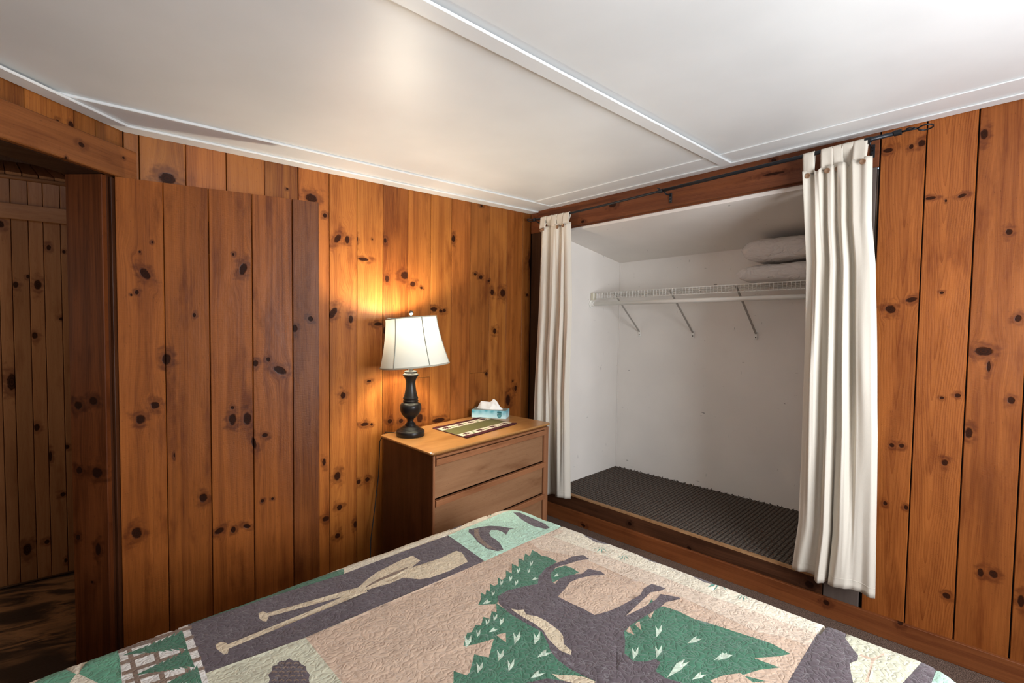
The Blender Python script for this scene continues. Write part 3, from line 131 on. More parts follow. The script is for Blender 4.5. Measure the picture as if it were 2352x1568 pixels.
# ------------------------------------------------------------------ materials
class NT:
    def __init__(s, name):
        s.m = bpy.data.materials.new(name); s.m.use_nodes = True; s.t = s.m.node_tree; s.n = s.t.nodes; s.L = s.t.links
        s.p = s.n['Principled BSDF']
    def add(s, typ, ins=None, **kw):
        n = s.n.new(typ)
        for k, v in kw.items(): setattr(n, k, v)
        for k, v in (ins or {}).items(): s.set(n, k, v)
        return n
    def set(s, n, k, v):
        i = n.inputs[k]
        if isinstance(v, bpy.types.NodeSocket): s.L.new(v, i)
        elif isinstance(v, bpy.types.Node): s.L.new(v.outputs[0], i)
        else:
            try: i.default_value = v
            except Exception: i.default_value = tuple(v)+(1,)
    def math(s, op, a, b=None, c=None, clamp=False):
        n = s.n.new('ShaderNodeMath'); n.operation = op; n.use_clamp = clamp
        s.set(n, 0, a)
        if b is not None: s.set(n, 1, b)
        if c is not None: s.set(n, 2, c)
        return n.outputs[0]
    def vmath(s, op, a, b=None, out=0):
        n = s.n.new('ShaderNodeVectorMath'); n.operation = op; s.set(n, 0, a)
        if b is not None: s.set(n, 1, b)
        return n.outputs[out]
    def mix(s, f, a, b, blend='MIX'):
        n = s.n.new('ShaderNodeMix'); n.data_type = 'RGBA'; n.blend_type = blend
        s.set(n, 0, f)
        for k, v in ((6, a), (7, b)):
            if isinstance(v, (bpy.types.NodeSocket, bpy.types.Node)): s.set(n, k, v)
            else: n.inputs[k].default_value = tuple(v)+(1,) if len(v) == 3 else v
        return n.outputs[2]
    def noise(s, vec, scale, detail=2, rough=.5, dist=0, out=0):
        n = s.add('ShaderNodeTexNoise', {'Vector': vec, 'Scale': scale, 'Detail': detail, 'Roughness': rough, 'Distortion': dist})
        return n.outputs[out]
    def smooth(s, v, a, b, c=0., d=1.):
        n = s.n.new('ShaderNodeMapRange'); n.interpolation_type = 'SMOOTHSTEP'
        for k, x in enumerate((v, a, b, c, d)): s.set(n, k, x)
        return n.outputs[0]
    def scale(s, vec, xyz):
        return s.vmath('MULTIPLY', vec, xyz)
    def bump(s, h, strength=.3, dist=.002, normal=None):
        n = s.add('ShaderNodeBump', {'Height': h, 'Strength': strength, 'Distance': dist})
        if normal is not None: s.set(n, 'Normal', normal)
        return n.outputs[0]

def simple(name, col, rough=.5, metal=0, bump=0, bscale=60, coat=0, var=0, spec=.5):
    t = NT(name); p = t.p
    p.inputs['Base Color'].default_value = tuple(col)+(1,); p.inputs['Roughness'].default_value = rough; p.inputs['Metallic'].default_value = metal
    p.inputs['Coat Weight'].default_value = coat; p.inputs['Specular IOR Level'].default_value = spec
    co = t.add('ShaderNodeTexCoord').outputs['Object']
    n = t.noise(co, bscale, 4)
    if var: t.set(p, 'Base Color', t.mix(t.smooth(n, .3, .7), tuple(c*(1-var) for c in col), tuple(min(1, c*(1+var)) for c in col)))
    if bump: t.set(p, 'Normal', t.bump(n, bump, .002))
    return t.m

# knot node group: a knot darkens the board and bends the grain round itself
def make_knot_group():
    g = bpy.data.node_groups.new('knot', 'ShaderNodeTree'); I = g.interface
    for nm, st in (('P', 'Vector'), ('Center', 'Vector'), ('InvR', 'Vector'), ('Rot', 'Float'), ('Warp', 'Float'), ('Near', 'Float')):
        I.new_socket(nm, in_out='INPUT', socket_type='NodeSocket'+st)
    for nm in ('Warp', 'Near'): I.new_socket(nm, in_out='OUTPUT', socket_type='NodeSocketFloat')
    N, L = g.nodes, g.links
    gi, go = N.new('NodeGroupInput'), N.new('NodeGroupOutput')
    def vm(op, a, b=None):
        n = N.new('ShaderNodeVectorMath'); n.operation = op
        for k, x in ((0, a), (1, b)):
            if x is None: continue
            if isinstance(x, bpy.types.NodeSocket): L.new(x, n.inputs[k])
            else: n.inputs[k].default_value = x
        return n
    def mm(op, a, b=None, c=None):
        n = N.new('ShaderNodeMath'); n.operation = op
        for k, x in ((0, a), (1, b), (2, c)):
            if x is None: continue
            if isinstance(x, bpy.types.NodeSocket): L.new(x, n.inputs[k])
            else: n.inputs[k].default_value = x
        return n.outputs[0]
    d = vm('SUBTRACT', gi.outputs['P'], gi.outputs['Center']).outputs[0]
    rot = N.new('ShaderNodeVectorRotate'); rot.rotation_type = 'Y_AXIS'; L.new(d, rot.inputs['Vector']); L.new(gi.outputs['Rot'], rot.inputs['Angle'])
    e = vm('MULTIPLY', rot.outputs[0], gi.outputs['InvR']).outputs[0]
    ln = vm('LENGTH', e).outputs['Value']
    L.new(mm('MINIMUM', gi.outputs['Near'], ln), go.inputs['Near'])
    # the grain bends round the knot, over an elongated zone
    lw = vm('LENGTH', vm('MULTIPLY', e, (1, 0, .42)).outputs[0]).outputs['Value']
    inv = mm('DIVIDE', .95, mm('MAXIMUM', mm('MULTIPLY', lw, lw), 1.0))
    sx = N.new('ShaderNodeSeparateXYZ'); L.new(d, sx.inputs[0])
    L.new(mm('MULTIPLY_ADD', sx.outputs[0], inv, gi.outputs['Warp']), go.inputs['Warp'])
    return g
KNOT = make_knot_group()

WOODK = .61
def wood(name, light, dark, knots=(), axis='Z', seed=0, streak=1., cath=.5, rough=.40, coat=.12, sawn=.25, width=.16, kcol=(.018, .007, .004), stain=.4, scratch=0, bumpy=1., spec=.2):
    light, dark = tuple(x*WOODK for x in light), tuple(x*WOODK for x in dark)
    knots = sorted(knots, key=lambda k: -k[2]*k[3])[:9]
    t = NT(name); p = t.p
    co = t.add('ShaderNodeTexCoord').outputs['Object']
    s = t.add('ShaderNodeSeparateXYZ', {0: co}); X, Y, Z = s.outputs
    if axis == 'X': X, Y, Z = Z, Y, X
    elif axis == 'Y': X, Y, Z = X, Z, Y
    elif axis == 'H': X, Y, Z = Z, X, Y
    P = t.add('ShaderNodeCombineXYZ', {0: X, 1: Y, 2: Z}).outputs[0]
    warp, near = 0., 9.
    for (kx, kz, rx, rz, a) in knots:
        g = t.n.new('ShaderNodeGroup'); g.node_tree = KNOT
        t.set(g, 'P', P); g.inputs['Center'].default_value = (kx, 0, kz)
        g.inputs['InvR'].default_value = (1/max(rx, .003), 0, 1/max(rz, .003)); g.inputs['Rot'].default_value = a
        t.set(g, 'Warp', warp); t.set(g, 'Near', near); warp, near = g.outputs['Warp'], g.outputs['Near']
    if knots:
        nf = t.math('MULTIPLY', t.math('SUBTRACT', t.noise(P, 70, 2), .5), .55); near2 = t.math('ADD', near, nf)
        core = t.math('SUBTRACT', 1., t.smooth(near2, .78, 1.08)); nf3 = t.math('MULTIPLY', t.math('SUBTRACT', t.noise(t.scale(P, (24, 24, 34)), 1, 3), .5), 5.5); halo = t.math('SUBTRACT', 1., t.smooth(t.math('ADD', near, nf3), .9, 2.9)); rad = near
    rnd = random.Random(seed*13+5)
    off = (rnd.uniform(0, 40), rnd.uniform(0, 40), rnd.uniform(0, 40))
    wob = t.noise(t.vmath('ADD', t.scale(P, (3.5, 3, 1.1)), off), 1.6, 2)
    wob = t.math('MULTIPLY', t.math('SUBTRACT', wob, .5), .022)
    U = t.math('ADD', t.math('SUBTRACT', X, warp), wob)
    V = t.add('ShaderNodeCombineXYZ', {0: U, 1: Y, 2: Z}).outputs[0]
    fine = t.noise(t.vmath('ADD', t.scale(V, (300, 140, 4)), off), 1, 4, .62)
    mid = t.noise(t.vmath('ADD', t.scale(V, (60, 30, 1.1)), off), 1, 3, .5)
    big = t.noise(t.vmath('ADD', t.scale(P, (7, 5, 1.3)), off), 1, 2, .5)
    # flat-sawn arches
    c0 = width*rnd.uniform(.35, .65); K = rnd.uniform(18, 34)*rnd.choice((-1, 1))
    du = t.math('SUBTRACT', U, c0)
    arch = t.math('ADD', t.math('SQRT', t.math('MULTIPLY_ADD', du, du, .00012)), t.math('MULTIPLY', Z, 1/K))
    arch = t.math('ADD', arch, t.math('MULTIPLY', t.noise(t.vmath('ADD', t.scale(P, (4, 4, 2.2)), off), 1, 2), .03))
    ring = t.math('FRACT', t.math('MULTIPLY', arch, rnd.uniform(95, 130)))
    ring = t.math('POWER', ring, 3.0)
    k = t.math('MULTIPLY', t.smooth(fine, .34, .7), .40*streak)
    k = t.math('ADD', k, t.math('MULTIPLY', t.smooth(mid, .36, .7), .34*streak))
    k = t.math('ADD', k, t.math('MULTIPLY', ring, .42*cath))
    band = t.noise(t.vmath('ADD', t.scale(V, (22, 10, .5)), off), 1, 1)
    k = t.math('ADD', k, t.math('MULTIPLY', t.smooth(band, .49, .56), .3*streak))
    k = t.math('ADD', k, -.08, clamp=True)
    col = t.mix(k, light, dark)
    col = t.mix(t.math('MULTIPLY', t.smooth(big, .5, .8), stain), col, tuple(d*.62 for d in dark))
    col = t.mix(t.math('MULTIPLY', t.smooth(t.noise(t.vmath('ADD', t.scale(P, (9, 7, 1.7)), off[::-1]), 1, 3), .52, .72), .45), col, tuple(min(1, l*1.25) for l in light))
    big2 = t.noise(t.vmath('ADD', t.scale(P, (13, 9, 3.2)), off[::-1]), 1, 4, .6)
    col = t.mix(t.math('MULTIPLY', t.smooth(big2, .5, .78), .75), col, tuple(d*q for d, q in zip(dark, (.72, .6, .5))))
    # specks and pores
    sp = t.noise(t.scale(V, (420, 200, 60)), 1, 1)
    col = t.mix(t.math('MULTIPLY', t.smooth(sp, .68, .76), .5), col, tuple(d*.4 for d in dark))
    if knots:
        col = t.mix(t.math('MULTIPLY', halo, .68), col, tuple(a_*b_ for a_, b_ in zip(dark, (.42, .28, .28))))
        rim = t.math('MULTIPLY', t.smooth(near2, 1.0, 1.2), t.math('SUBTRACT', 1., t.smooth(near2, 1.25, 1.7)))
        col = t.mix(t.math('MULTIPLY', rim, .18), col, light)
        kr = t.math('FRACT', t.math('MULTIPLY', rad, 2.6))
        kc = t.mix(t.math('MULTIPLY', kr, .4), kcol, tuple(d*q for d, q in zip(dark, (.45, .4, .4))))
        col = t.mix(core, col, kc)
    if scratch:
        sc = t.noise(t.scale(P, (34, 20, 160)), 1, 5, .7)
        col = t.mix(t.math('MULTIPLY', t.smooth(sc, .7, .76), scratch), col, (.75, .55, .38))
    t.set(p, 'Base Color', col)
    t.set(p, 'Roughness', t.math('MULTIPLY_ADD', mid, .14, rough-.07))
    if knots: t.set(p, 'Specular IOR Level', t.math('MULTIPLY_ADD', core, -spec*.7, spec)); t.set(p, 'Coat Weight', t.math('MULTIPLY_ADD', core, -coat*.8, coat))
    p.inputs['Coat Roughness'].default_value = .2
    if not knots: p.inputs['Coat Weight'].default_value = coat; p.inputs['Specular IOR Level'].default_value = spec
    # relief: saw marks across the grain, raised grain, brush ripple
    wv = t.math('SINE', t.math('MULTIPLY_ADD', Z, 1450, t.math('MULTIPLY', t.noise(t.scale(P, (30, 30, 12)), 1, 2), 5)))
    h = t.math('MULTIPLY', wv, t.math('MULTIPLY', t.smooth(big, .3, .65), .11*sawn))
    h = t.math('ADD', h, t.math('MULTIPLY', fine, .22))
    h = t.math('ADD', h, t.math('MULTIPLY', t.noise(t.scale(P, (24, 24, 16)), 1, 3), 1.1))
    rip = t.noise(t.scale(V, (170, 100, 110)), 1, 3)
    h = t.math('ADD', h, t.math('MULTIPLY', rip, t.math('MULTIPLY', t.smooth(t.noise(t.scale(P, (9, 5, 3)), 1, 1), .5, .72), .55)))
    if knots: h = t.math('SUBTRACT', h, t.math('MULTIPLY', core, .5))
    t.set(p, 'Normal', t.bump(h, .55*bumpy, .0022))
    if coat: t.set(p, 'Coat Normal', t.bump(h, .32*bumpy, .002))
    return t.m

def paint(name, col, rough=.45, bump=.12, scuff=0, mott=.05, bscale=9):
    t = NT(name); p = t.p
    co = t.add('ShaderNodeTexCoord').outputs['Object']
    n1 = t.noise(co, 2.3, 3); n2 = t.noise(co, 160, 3); n3 = t.noise(co, bscale, 3)
    c = t.mix(t.smooth(n1, .3, .7), tuple(x*(1-mott) for x in col), tuple(min(1, x*(1+mott*.6)) for x in col))
    if scuff:
        a = t.noise(t.scale(co, (14, 14, 90)), 1, 2); b = t.noise(t.scale(co, (70, 70, 9)), 1, 2); g = t.noise(co, 5, 2)
        mm_ = t.math('MAXIMUM', t.smooth(a, .735, .77), t.smooth(b, .745, .775))
        mm_ = t.math('MULTIPLY', mm_, t.smooth(g, .42, .62))
        c = t.mix(t.math('MULTIPLY', mm_, scuff), c, (.16, .14, .13))
    t.set(p, 'Base Color', c); p.inputs['Roughness'].default_value = rough
    h = t.math('ADD', t.math('MULTIPLY', n2, .12), n3)
    t.set(p, 'Normal', t.bump(h, bump, .004))
    return t.m

PINE_L, PINE_D = (.58, .198, .038), (.27, .064, .009)
DOOR_L, DOOR_D = (.52, .155, .028), (.20, .045, .007)
DARKW = ((.15, .05, .02), (.07, .022, .009))
RED_L, RED_D = (.30, .095, .032), (.18, .05, .018)
ceil_mat = paint('ceiling_paint', (.70, .715, .71), .42, .10)
trim_mat = paint('trim_paint', (.72, .735, .73), .40, .10)
closet_mat = paint('closet_paint', (.85, .80, .74), .6, .10, scuff=.8, mott=.04)
back_mat = simple('dark_backing', (.012, .006, .004), .9)
greybrown = wood('grey_brown_board', (.20, .155, .13), (.14, .105, .09), streak=.5, cath=.1, coat=0, rough=.6, seed=3, scratch=.5)

# ------------------------------------------------------------------ room shell
H, TX, TY = 2.25, .0235, -.0326
def cz(x, y): return H+TX*x+TY*y
SL = Vector((-.7664, -.6424, 0)); NL = Vector((.6424, -.7664, 0)); S0 = Vector((-2.459, 0, 0))
def LW(s, off, z): q = S0+SL*s+NL*off; return (q.x, q.y, z)

floor_t = NT('brown_tweed_carpet')
co = floor_t.add('ShaderNodeTexCoord').outputs['Object']
n1 = floor_t.noise(co, 420, 2); n2 = floor_t.noise(co, 190, 2); v1 = floor_t.add('ShaderNodeTexVoronoi', {'Vector': co, 'Scale': 260})
c_ = floor_t.mix(floor_t.smooth(n1, .35, .65), (.05, .03, .022), (.26, .18, .14))
c_ = floor_t.mix(floor_t.smooth(n2, .5, .75), c_, (.045, .03, .025))
floor_t.set(floor_t.p, 'Base Color', c_); floor_t.p.inputs['Roughness'].default_value = .95; floor_t.p.inputs['Specular IOR Level'].default_value = .1
floor_t.set(floor_t.p, 'Normal', floor_t.bump(v1.outputs[0], .8, .004))
ROOM = [(.06, .02), (-2.452, .02), (-4.38, -1.60), (-4.38, -3.80), (.06, -3.80)]
bm = bmesh.new(); prism(bm, ROOM, lambda x, y: -.06, lambda x, y: 0)
tag(bobj('floor', bm, floor_t.m), 'brown tweed carpet strip between the bed and the closet baseboard', 'floor', kind='structure')
bm = bmesh.new(); prism(bm, ROOM, lambda x, y: cz(x, y), lambda x, y: cz(x, y)+.06)
tag(bobj('ceiling', bm, ceil_mat), 'off-white painted panel ceiling over the bedroom', 'ceiling', kind='structure')

def plank(parent, org, wd, gd, W_, L0, L1, T_, mat, name='plank', gap=.0022, proud=0):
    """board in its own frame: x across, y into the wall, z along the grain"""
    wd, gd = Vector(wd).normalized(), Vector(gd).normalized(); dd = gd.cross(wd)
    M = Matrix((wd, dd, gd)).transposed().to_4x4(); M.translation = Vector(org)-dd*proud
    bm = bmesh.new(); a, b = gap/2, W_-gap/2; c = min(.0035, W_*.1)
    pr_ = [(a, T_), (a, c*.8), (a+c*.6, 0), (b-c*.6, 0), (b, c*.8), (b, T_)]
    lo = [bm.verts.new((x, y, 0)) for x, y in pr_]; hi = [bm.verts.new((x, y, L0+(L1-L0)*x/W_)) for x, y in pr_]
    bm.faces.new(lo); bm.faces.new(hi[::-1])
    for i in range(6): bm.faces.new((lo[i], lo[(i+1) % 6], hi[(i+1) % 6], hi[i]))
    o = bobj(name, bm, mat); o.matrix_world = M
    if parent:
        o.parent = parent; o.matrix_parent_inverse = parent.matrix_basis.inverted(); o.matrix_basis = M
    return o

def lk(knots, o, sgn, w0, z0=0):
    """plane knots -> board knots for a board from o to o+sgn*w0"""
    r = []
    for (kx, kz, rx, rz, a) in knots:
        u = (kx-o)*sgn
        if -rx*.6 < u < w0+rx*.6: r.append((u, kz-z0, rx, rz, a))
    return r
def shade(c, f, g=1.): return tuple(x*f*(g if i else 1) for i, x in enumerate(c))

# back wall (the lamp wall)
bm = bmesh.new(); box(bm, -2.46, .0245, .021, .045, 0, 2.3)
wa = tag(bobj('wall_back', bm, back_mat), 'varnished knotty pine plank wall behind the lamp and dresser', 'wall', kind='structure')
AX = [-2.459, -2.406, -2.241, -2.08, -1.914, -1.751, -1.587, -1.427, -1.263, -1.093, -.924, -.759, -.597, -.423, -.255, -.09, 0]
tone = [.7, .85, 1, .95, .72, 1.06, 1.12, 1.1, .78, 1.0, 1.05, .9, .82, .92, .8, .62]
rd = random.Random(4)
for i in range(16):
    x0, x1 = AX[i], AX[i+1]; cuts = [0, None]
    if abs(x0+1.093) < .01: cuts = [0, 1.068, None]
    if abs(x0+.597) < .01: cuts = [0, 1.068, None]
    for j in range(len(cuts)-1):
        z0 = cuts[j]; z1 = cuts[j+1]
        ka = [k for k in lk(KA, x0, 1, x1-x0, z0) if z1 is None or k[1] < z1-z0+.02]
        f = tone[i]*(.93 if j else 1)
        mt = wood('pine_wall_%d_%d' % (i, j), shade(PINE_L, f, 1+.06*math.sin(i*2.1)), shade(PINE_D, f), ka, seed=i*3+j, cath=rd.uniform(.15, .9), streak=rd.uniform(.7, 1.1), width=x1-x0, stain=rd.uniform(.15, .5))
        e0 = (cz(x0, 0)-z0) if z1 is None else z1-z0-.0015; e1 = (cz(x1, 0)-z0) if z1 is None else e0
        plank(wa, (x0, 0, z0), (1, 0, 0), (0, 0, 1), x1-x0, e0, e1, .019, mt, proud=rd.uniform(-.0008, .0012))

# right wall (closet wall)
bm = bmesh.new(); box(bm, .021, .06, -3.72, -2.14, 0, 2.42)
wb = tag(bobj('wall_right', bm, back_mat), 'wide orange knotty pine plank wall right of the closet', 'wall', kind='structure')
BY = [-2.146, -2.309, -2.475, -2.645, -2.81, -2.975, -3.14, -3.305, -3.47, -3.70]
for i in range(9):
    y0, y1 = BY[i], BY[i+1]
    f = [1, 1.02, .88, .8, 1, .9, 1, .95, 1][i]
    mt = wood('pine_right_%d' % i, shade((.52, .160, .034), f), shade((.28, .066, .011), f), lk(KB, y0, -1, y0-y1) if i < 4 else (), seed=40+i, cath=[1.2, 1.6, .5, .8][i % 4], streak=[.8, .7, .9, .8][i % 4], width=y0-y1, sawn=.5, stain=[.3, .4, .7, .8][i % 4], bumpy=1.25)
    plank(wb, (0, y0, 0), (0, -1, 0), (0, 0, 1), y0-y1, cz(0, y0), cz(0, y1), .019, mt, gap=.0045, proud=rd.uniform(-.001, .001))

# closet opening: casings, header, sill
t_dark = wood('dark_stained_sill', (.16, .062, .028), (.06, .022, .010), knots=[(.125, -1.93, .018, .02, 0), (.13, -.9, .012, .014, 0), (.10, -1.3, .012, .014, 0)], axis='H', seed=61, cath=.3, stain=.6, scratch=.9, rough=.45)
sh_ = lambda y: .199-.017*(-y-.416)/1.425
bm = bmesh.new(); hexa(bm, [(0, -1.985, 0), (.026, -1.985, 0), (.026, -.205, 0), (0, -.205, 0), (0, -1.985, sh_(-1.985)-.0095), (.026, -1.985, sh_(-1.985)-.0095), (.026, -.205, sh_(-.205)-.0095), (0, -.205, sh_(-.205)-.0095)])
o = bobj('trim_1', bm, t_dark)
tag(o, 'dark worn sill board under the closet carpet edge', 'sill', kind='structure')
worn = wood('worn_edge_wood', (.62, .36, .17), (.42, .2, .08), seed=62, coat=0, rough=.6, scratch=.3)
bm = bmesh.new()
N_ = 60
for i in range(N_):
    y0 = -.205-1.775*i/N_; y1 = -.205-1.775*(i+1)/N_
    h0 = .199-.017*(-y0-.416)/1.425; h1 = .199-.017*(-y1-.416)/1.425
    w0 = .006+.003*noise.noise((i*.7, 0, 0)); w1 = .006+.003*noise.noise((i*.7+.7, 0, 0))
    hexa(bm, [(.0-.0005-w0*.15, y0, h0-.0092), (.026, y0, h0-.0092), (.026, y1, h1-.0092), (-.0005-w1*.15, y1, h1-.0092), (.001, y0, h0), (.026, y0, h0), (.026, y1, h1), (.001, y1, h1)])
bmesh.ops.remove_doubles(bm, verts=bm.verts, dist=.0002)
e_ = bobj('worn_edge', bm, worn); e_['label'] = 'pale worn top edge of the sill'; put(e_, o)
o = plank(None, (.004, -1.987, .0), (0, -1, 0), (0, 0, 1), .149, 2.155, 2.159, .02, greybrown, name='trim_2')
tag(o, 'grey-brown painted casing board at the right edge of the closet', 'door casing', kind='structure')
o = plank(None, (.004, -.002, .0), (0, -1, 0), (0, 0, 1), .2, 2.09, 2.095, .02, wood('dark_casing', (.10, .045, .022), (.05, .02, .01), seed=66, stain=.5), name='trim_3')
tag(o, 'dark brown casing board between the corner and the closet, behind the left curtain', 'door casing', kind='structure')
# header with sloping lower edge
hm = wood('red_header', RED_L, RED_D, [(k[1], k[0], k[3], k[2], 0) for k in KC], axis='H', seed=70, cath=.5, coat=.15, rough=.5, stain=.5, scratch=.35)
bm = bmesh.new()
hb = lambda y: 2.083+.0328*(-y)
hexa(bm, [(-.004, -2.143, hb(-2.143)), (.02, -2.143, hb(-2.143)), (.02, -.002, hb(0)), (-.004, -.002, hb(0)), (-.004, -2.143, cz(0, -2.143)), (.02, -2.143, cz(0, -2.143)), (.02, -.002, cz(0, 0)), (-.004, -.002, cz(0, 0))])
bevel(bm, .002)
hexa(bm, [(.0203, -1.984, hb(-1.984)-.008), (.034, -1.984, hb(-1.984)-.008), (.034, -.206, hb(-.206)-.008), (.0203, -.206, hb(-.206)-.008), (.0203, -1.984, hb(-1.984)+.001), (.034, -1.984, hb(-1.984)+.001), (.034, -.206, hb(-.206)+.001), (.0203, -.206, hb(-.206)+.001)])
o = tag(bobj('trim_4', bm, hm), 'reddish brown header board above the closet opening, behind the curtain rod', 'header board', kind='structure')
# baseboard on the closet wall
bm = bmesh.new(); box(bm, -.02, -.0005, -3.69, -.02, 0, .0965); bevel(bm, .0016)
tag(bobj('baseboard_right', bm, wood('baseboard_wood', (.36, .115, .034), (.22, .06, .018), [(k[1]-.0, k[0], k[3], k[2], 0) for k in KS], axis='H', seed=75, cath=.4, rough=.42, coat=.25, scratch=.25)),
    'reddish brown baseboard along the closet wall', 'baseboard', kind='structure')

# ceiling boards and battens
def cboard(name, pts, t0, t1, label, bev=.0025, mat=None):
    bm = bmesh.new(); prism(bm, pts, lambda x, y: cz(x, y)-t1, lambda x, y: cz(x, y)-t0); bevel(bm, bev)
    return tag(bobj(name, bm, mat or trim_mat), label, 'ceiling trim', kind='structure')
def lx(y, off):   # x on the left wall line offset towards the room
    # point S0+SL*s+NL*off with given y
    s = (y-NL.y*off)/SL.y; return S0.x+SL.x*s+NL.x*off
cboard('trim_5', [(-.003, -.001), (lx(-.001, .003), -.001), (lx(-.236, .003), -.236), (-.003, -.236)], 0, .011, 'wide white board at the ceiling edge over the lamp wall')
cboard('trim_6', [(-.003, -.0015), (lx(-.0015, .003), -.0015), (lx(-.077, .003), -.077), (-.003, -.077)], .0111, .021, 'narrow white strip in the angle of ceiling and lamp wall')
cboard('trim_7', [(-.002, -.2365), (-.232, -.2365), (-.232, -3.69), (-.002, -3.69)], 0, .0065, 'wide white board at the ceiling edge over the closet wall')
cboard('trim_8', [(-.0025, -.2367), (-.07, -.2367), (-.07, -3.688), (-.0025, -3.688)], .0067, .0135, 'narrow white strip in the angle of ceiling and closet wall')
def lwp(s, off): q = S0+SL*s+NL*off; return (q.x, q.y)
cboard('trim_9', [lwp(.09, .003), lwp(2.4, .003), lwp(2.4, .066), lwp(.045, .066)], .0114, .0215, 'white moulding strip between ceiling and doorway wall')
cboard('trim_10', [(-.0705, -1.447), (-4.29, -1.447), (-4.29, -1.507), (-.0705, -1.507)], .0067, .0165, 'flat white batten crossing the ceiling to the closet wall')

# doorway wall (left)
bm = bmesh.new()
def lbox(bm, s0, s1, o0, o1, z0, z1):
    hexa(bm, [LW(s0, o0, z0), LW(s1, o0, z0), LW(s1, o1, z0), LW(s0, o1, z0), LW(s0, o0, z1), LW(s1, o0, z1), LW(s1, o1, z1), LW(s0, o1, z1)])
lbox(bm, .0, 2.5, -.13, -.021, 1.998, 2.205); lbox(bm, .0, .083, -.13, -.021, 0, 1.997); lbox(bm, .97, 2.5, -.13, -.021, 0, 1.997)
wl = tag(bobj('wall_left', bm, back_mat), 'pine plank wall with the open doorway at the left', 'wall', kind='structure')
LS = [0, .122, .21, .383, .55, .715, .88, 1.05]
for i in range(7):
    f = [.55, .72, .95, .62, .8, .9, .8][i]; s0, s1 = LS[i], LS[i+1]
    z0 = 2.06; o0 = S0+SL*s1
    mt = wood('pine_left_%d' % i, shade(PINE_L, f), shade(PINE_D, f), [(s1-k[0], k[1]-z0, k[2], k[3], 0) for k in KL if s0 < k[0] < s1], seed=90+i, width=s1-s0)
    plank(wl, (o0.x, o0.y, z0), -SL, (0, 0, 1), s1-s0, cz(o0.x, o0.y)-z0-.001, cz(o0.x, o0.y)-z0-.001, .019, mt)
s = 1.05
while s < 2.35:
    o0 = S0+SL*(s+.165)
    plank(wl, (o0.x, o0.y, 0), -SL, (0, 0, 1), .165, cz(o0.x, o0.y)-.001, cz(o0.x, o0.y)-.001, .019, wood('pine_left_far_%d' % int(s*100), PINE_L, PINE_D, seed=int(s*50))); s += .165
dj = [(.152-k[0], k[1], k[2], k[3], 0) for k in KJ]
jm = wood('dark_jamb_wood', (.21, .058, .015), (.09, .022, .006), dj, seed=110, coat=.0, rough=.5, stain=.6, spec=.08)
# corner strip between jamb and corner
o0 = S0+SL*.084
plank(wl, (o0.x, o0.y, 0), -SL, (0, 0, 1), .080, 2.06, 2.06, .019, wood('dark_strip', (.10, .03, .01), (.05, .015, .006), seed=112), name='corner_strip')
# door frame: jamb, stop, lintel, header board
fr = empty('door_1', tuple(S0+SL*.1)); tag(fr, 'dark stained wooden frame of the open doorway at left', 'door frame', kind='structure')
o0 = S0+SL*.103-NL*.152
o = plank(None, (o0.x, o0.y, 0), NL, (0, 0, 1), .152, 1.975, 1.975, .02, jm, name='jamb', gap=0); 
def reparent(o, p):
    M = o.matrix_basis.copy(); o.parent = p; o.matrix_parent_inverse = Matrix.Translation(p.location).inverted(); o.matrix_basis = M
reparent(o, fr)
bm = bmesh.new(); lbox(bm, .045, .073, .0008, .012, 0, 1.972); bevel(bm, .0015)
put(bobj('door_stop', bm, wood('stop_wood', (.10, .032, .011), (.05, .015, .006), seed=113)), fr)
bm = bmesh.new(); lbox(bm, .1035, .95, -.152, -.0005, 1.976, 1.9975)
put(bobj('lintel', bm, wood('lintel_wood', (.045, .018, .009), (.025, .01, .006), axis='X', seed=114)), fr)
bm = bmesh.new(); lbox(bm, .951, .9695, -.152, -.0005, 0, 1.9975)
put(bobj('jamb', bm, jm), fr)
kh = [(k[1]-1.978, .98-k[0], k[3], k[2], 0) for k in KH]
# header board: across = up, grain = towards the corner
o0 = S0+SL*.985+NL*.03+Vector((0, 0, 1.978))
Mx = Matrix((Vector((0, 0, 1)), (-SL).cross(Vector((0, 0, 1))), -SL)).transposed().to_4x4(); Mx.translation = o0
bm = bmesh.new(); box(bm, 0, .122, .0005 if ((-SL).cross(Vector((0, 0, 1)))).dot(NL) < 0 else -.029, .029 if ((-SL).cross(Vector((0, 0, 1)))).dot(NL) < 0 else -.0005, 0, 1.02); bevel(bm, .003)
o = bobj('header_board', bm, wood('door_header_wood', (.36, .12, .03), (.22, .062, .014), kh, seed=116, cath=.5, width=.12)); o.matrix_world = Mx
reparent(o, fr)

# open plank door leaning against the lamp wall
D0 = Vector((-2.496, -.051, 0)); D1 = Vector((-1.75, -.235, 0)); dd_ = (D1-D0).normalized()
door = empty('door_2', tuple(D0)); tag(door, 'open door of five wide varnished pine boards standing near the wall', 'door')
door['kind'] = 'structure'
DBs = [0, .157, .3175, .483, .650, DW]
for i in range(5):
    f = [1.0, .82, .95, .93, .62][i]
    o0 = D0+dd_*DBs[i]
    mt = wood('door_board_%d' % i, shade(DOOR_L, f), shade(DOOR_D, f), lk(KD, DBs[i], 1, DBs[i+1]-DBs[i]), seed=120+i, cath=[.3, .15, .2, .1, .6][i], streak=[.8, .9, .8, 1, .9][i], sawn=1., width=DBs[i+1]-DBs[i], coat=.05, rough=.42, scratch=.3)
    o = plank(None, (o0.x, o0.y, .012), dd_, (0, 0, 1), DBs[i+1]-DBs[i], 1.965, 1.965, .024, mt, gap=.0026 if i else .001, proud=rd.uniform(0, .001)); reparent(o, door)
nd_ = Vector((dd_.y, -dd_.x, 0))  # towards the room
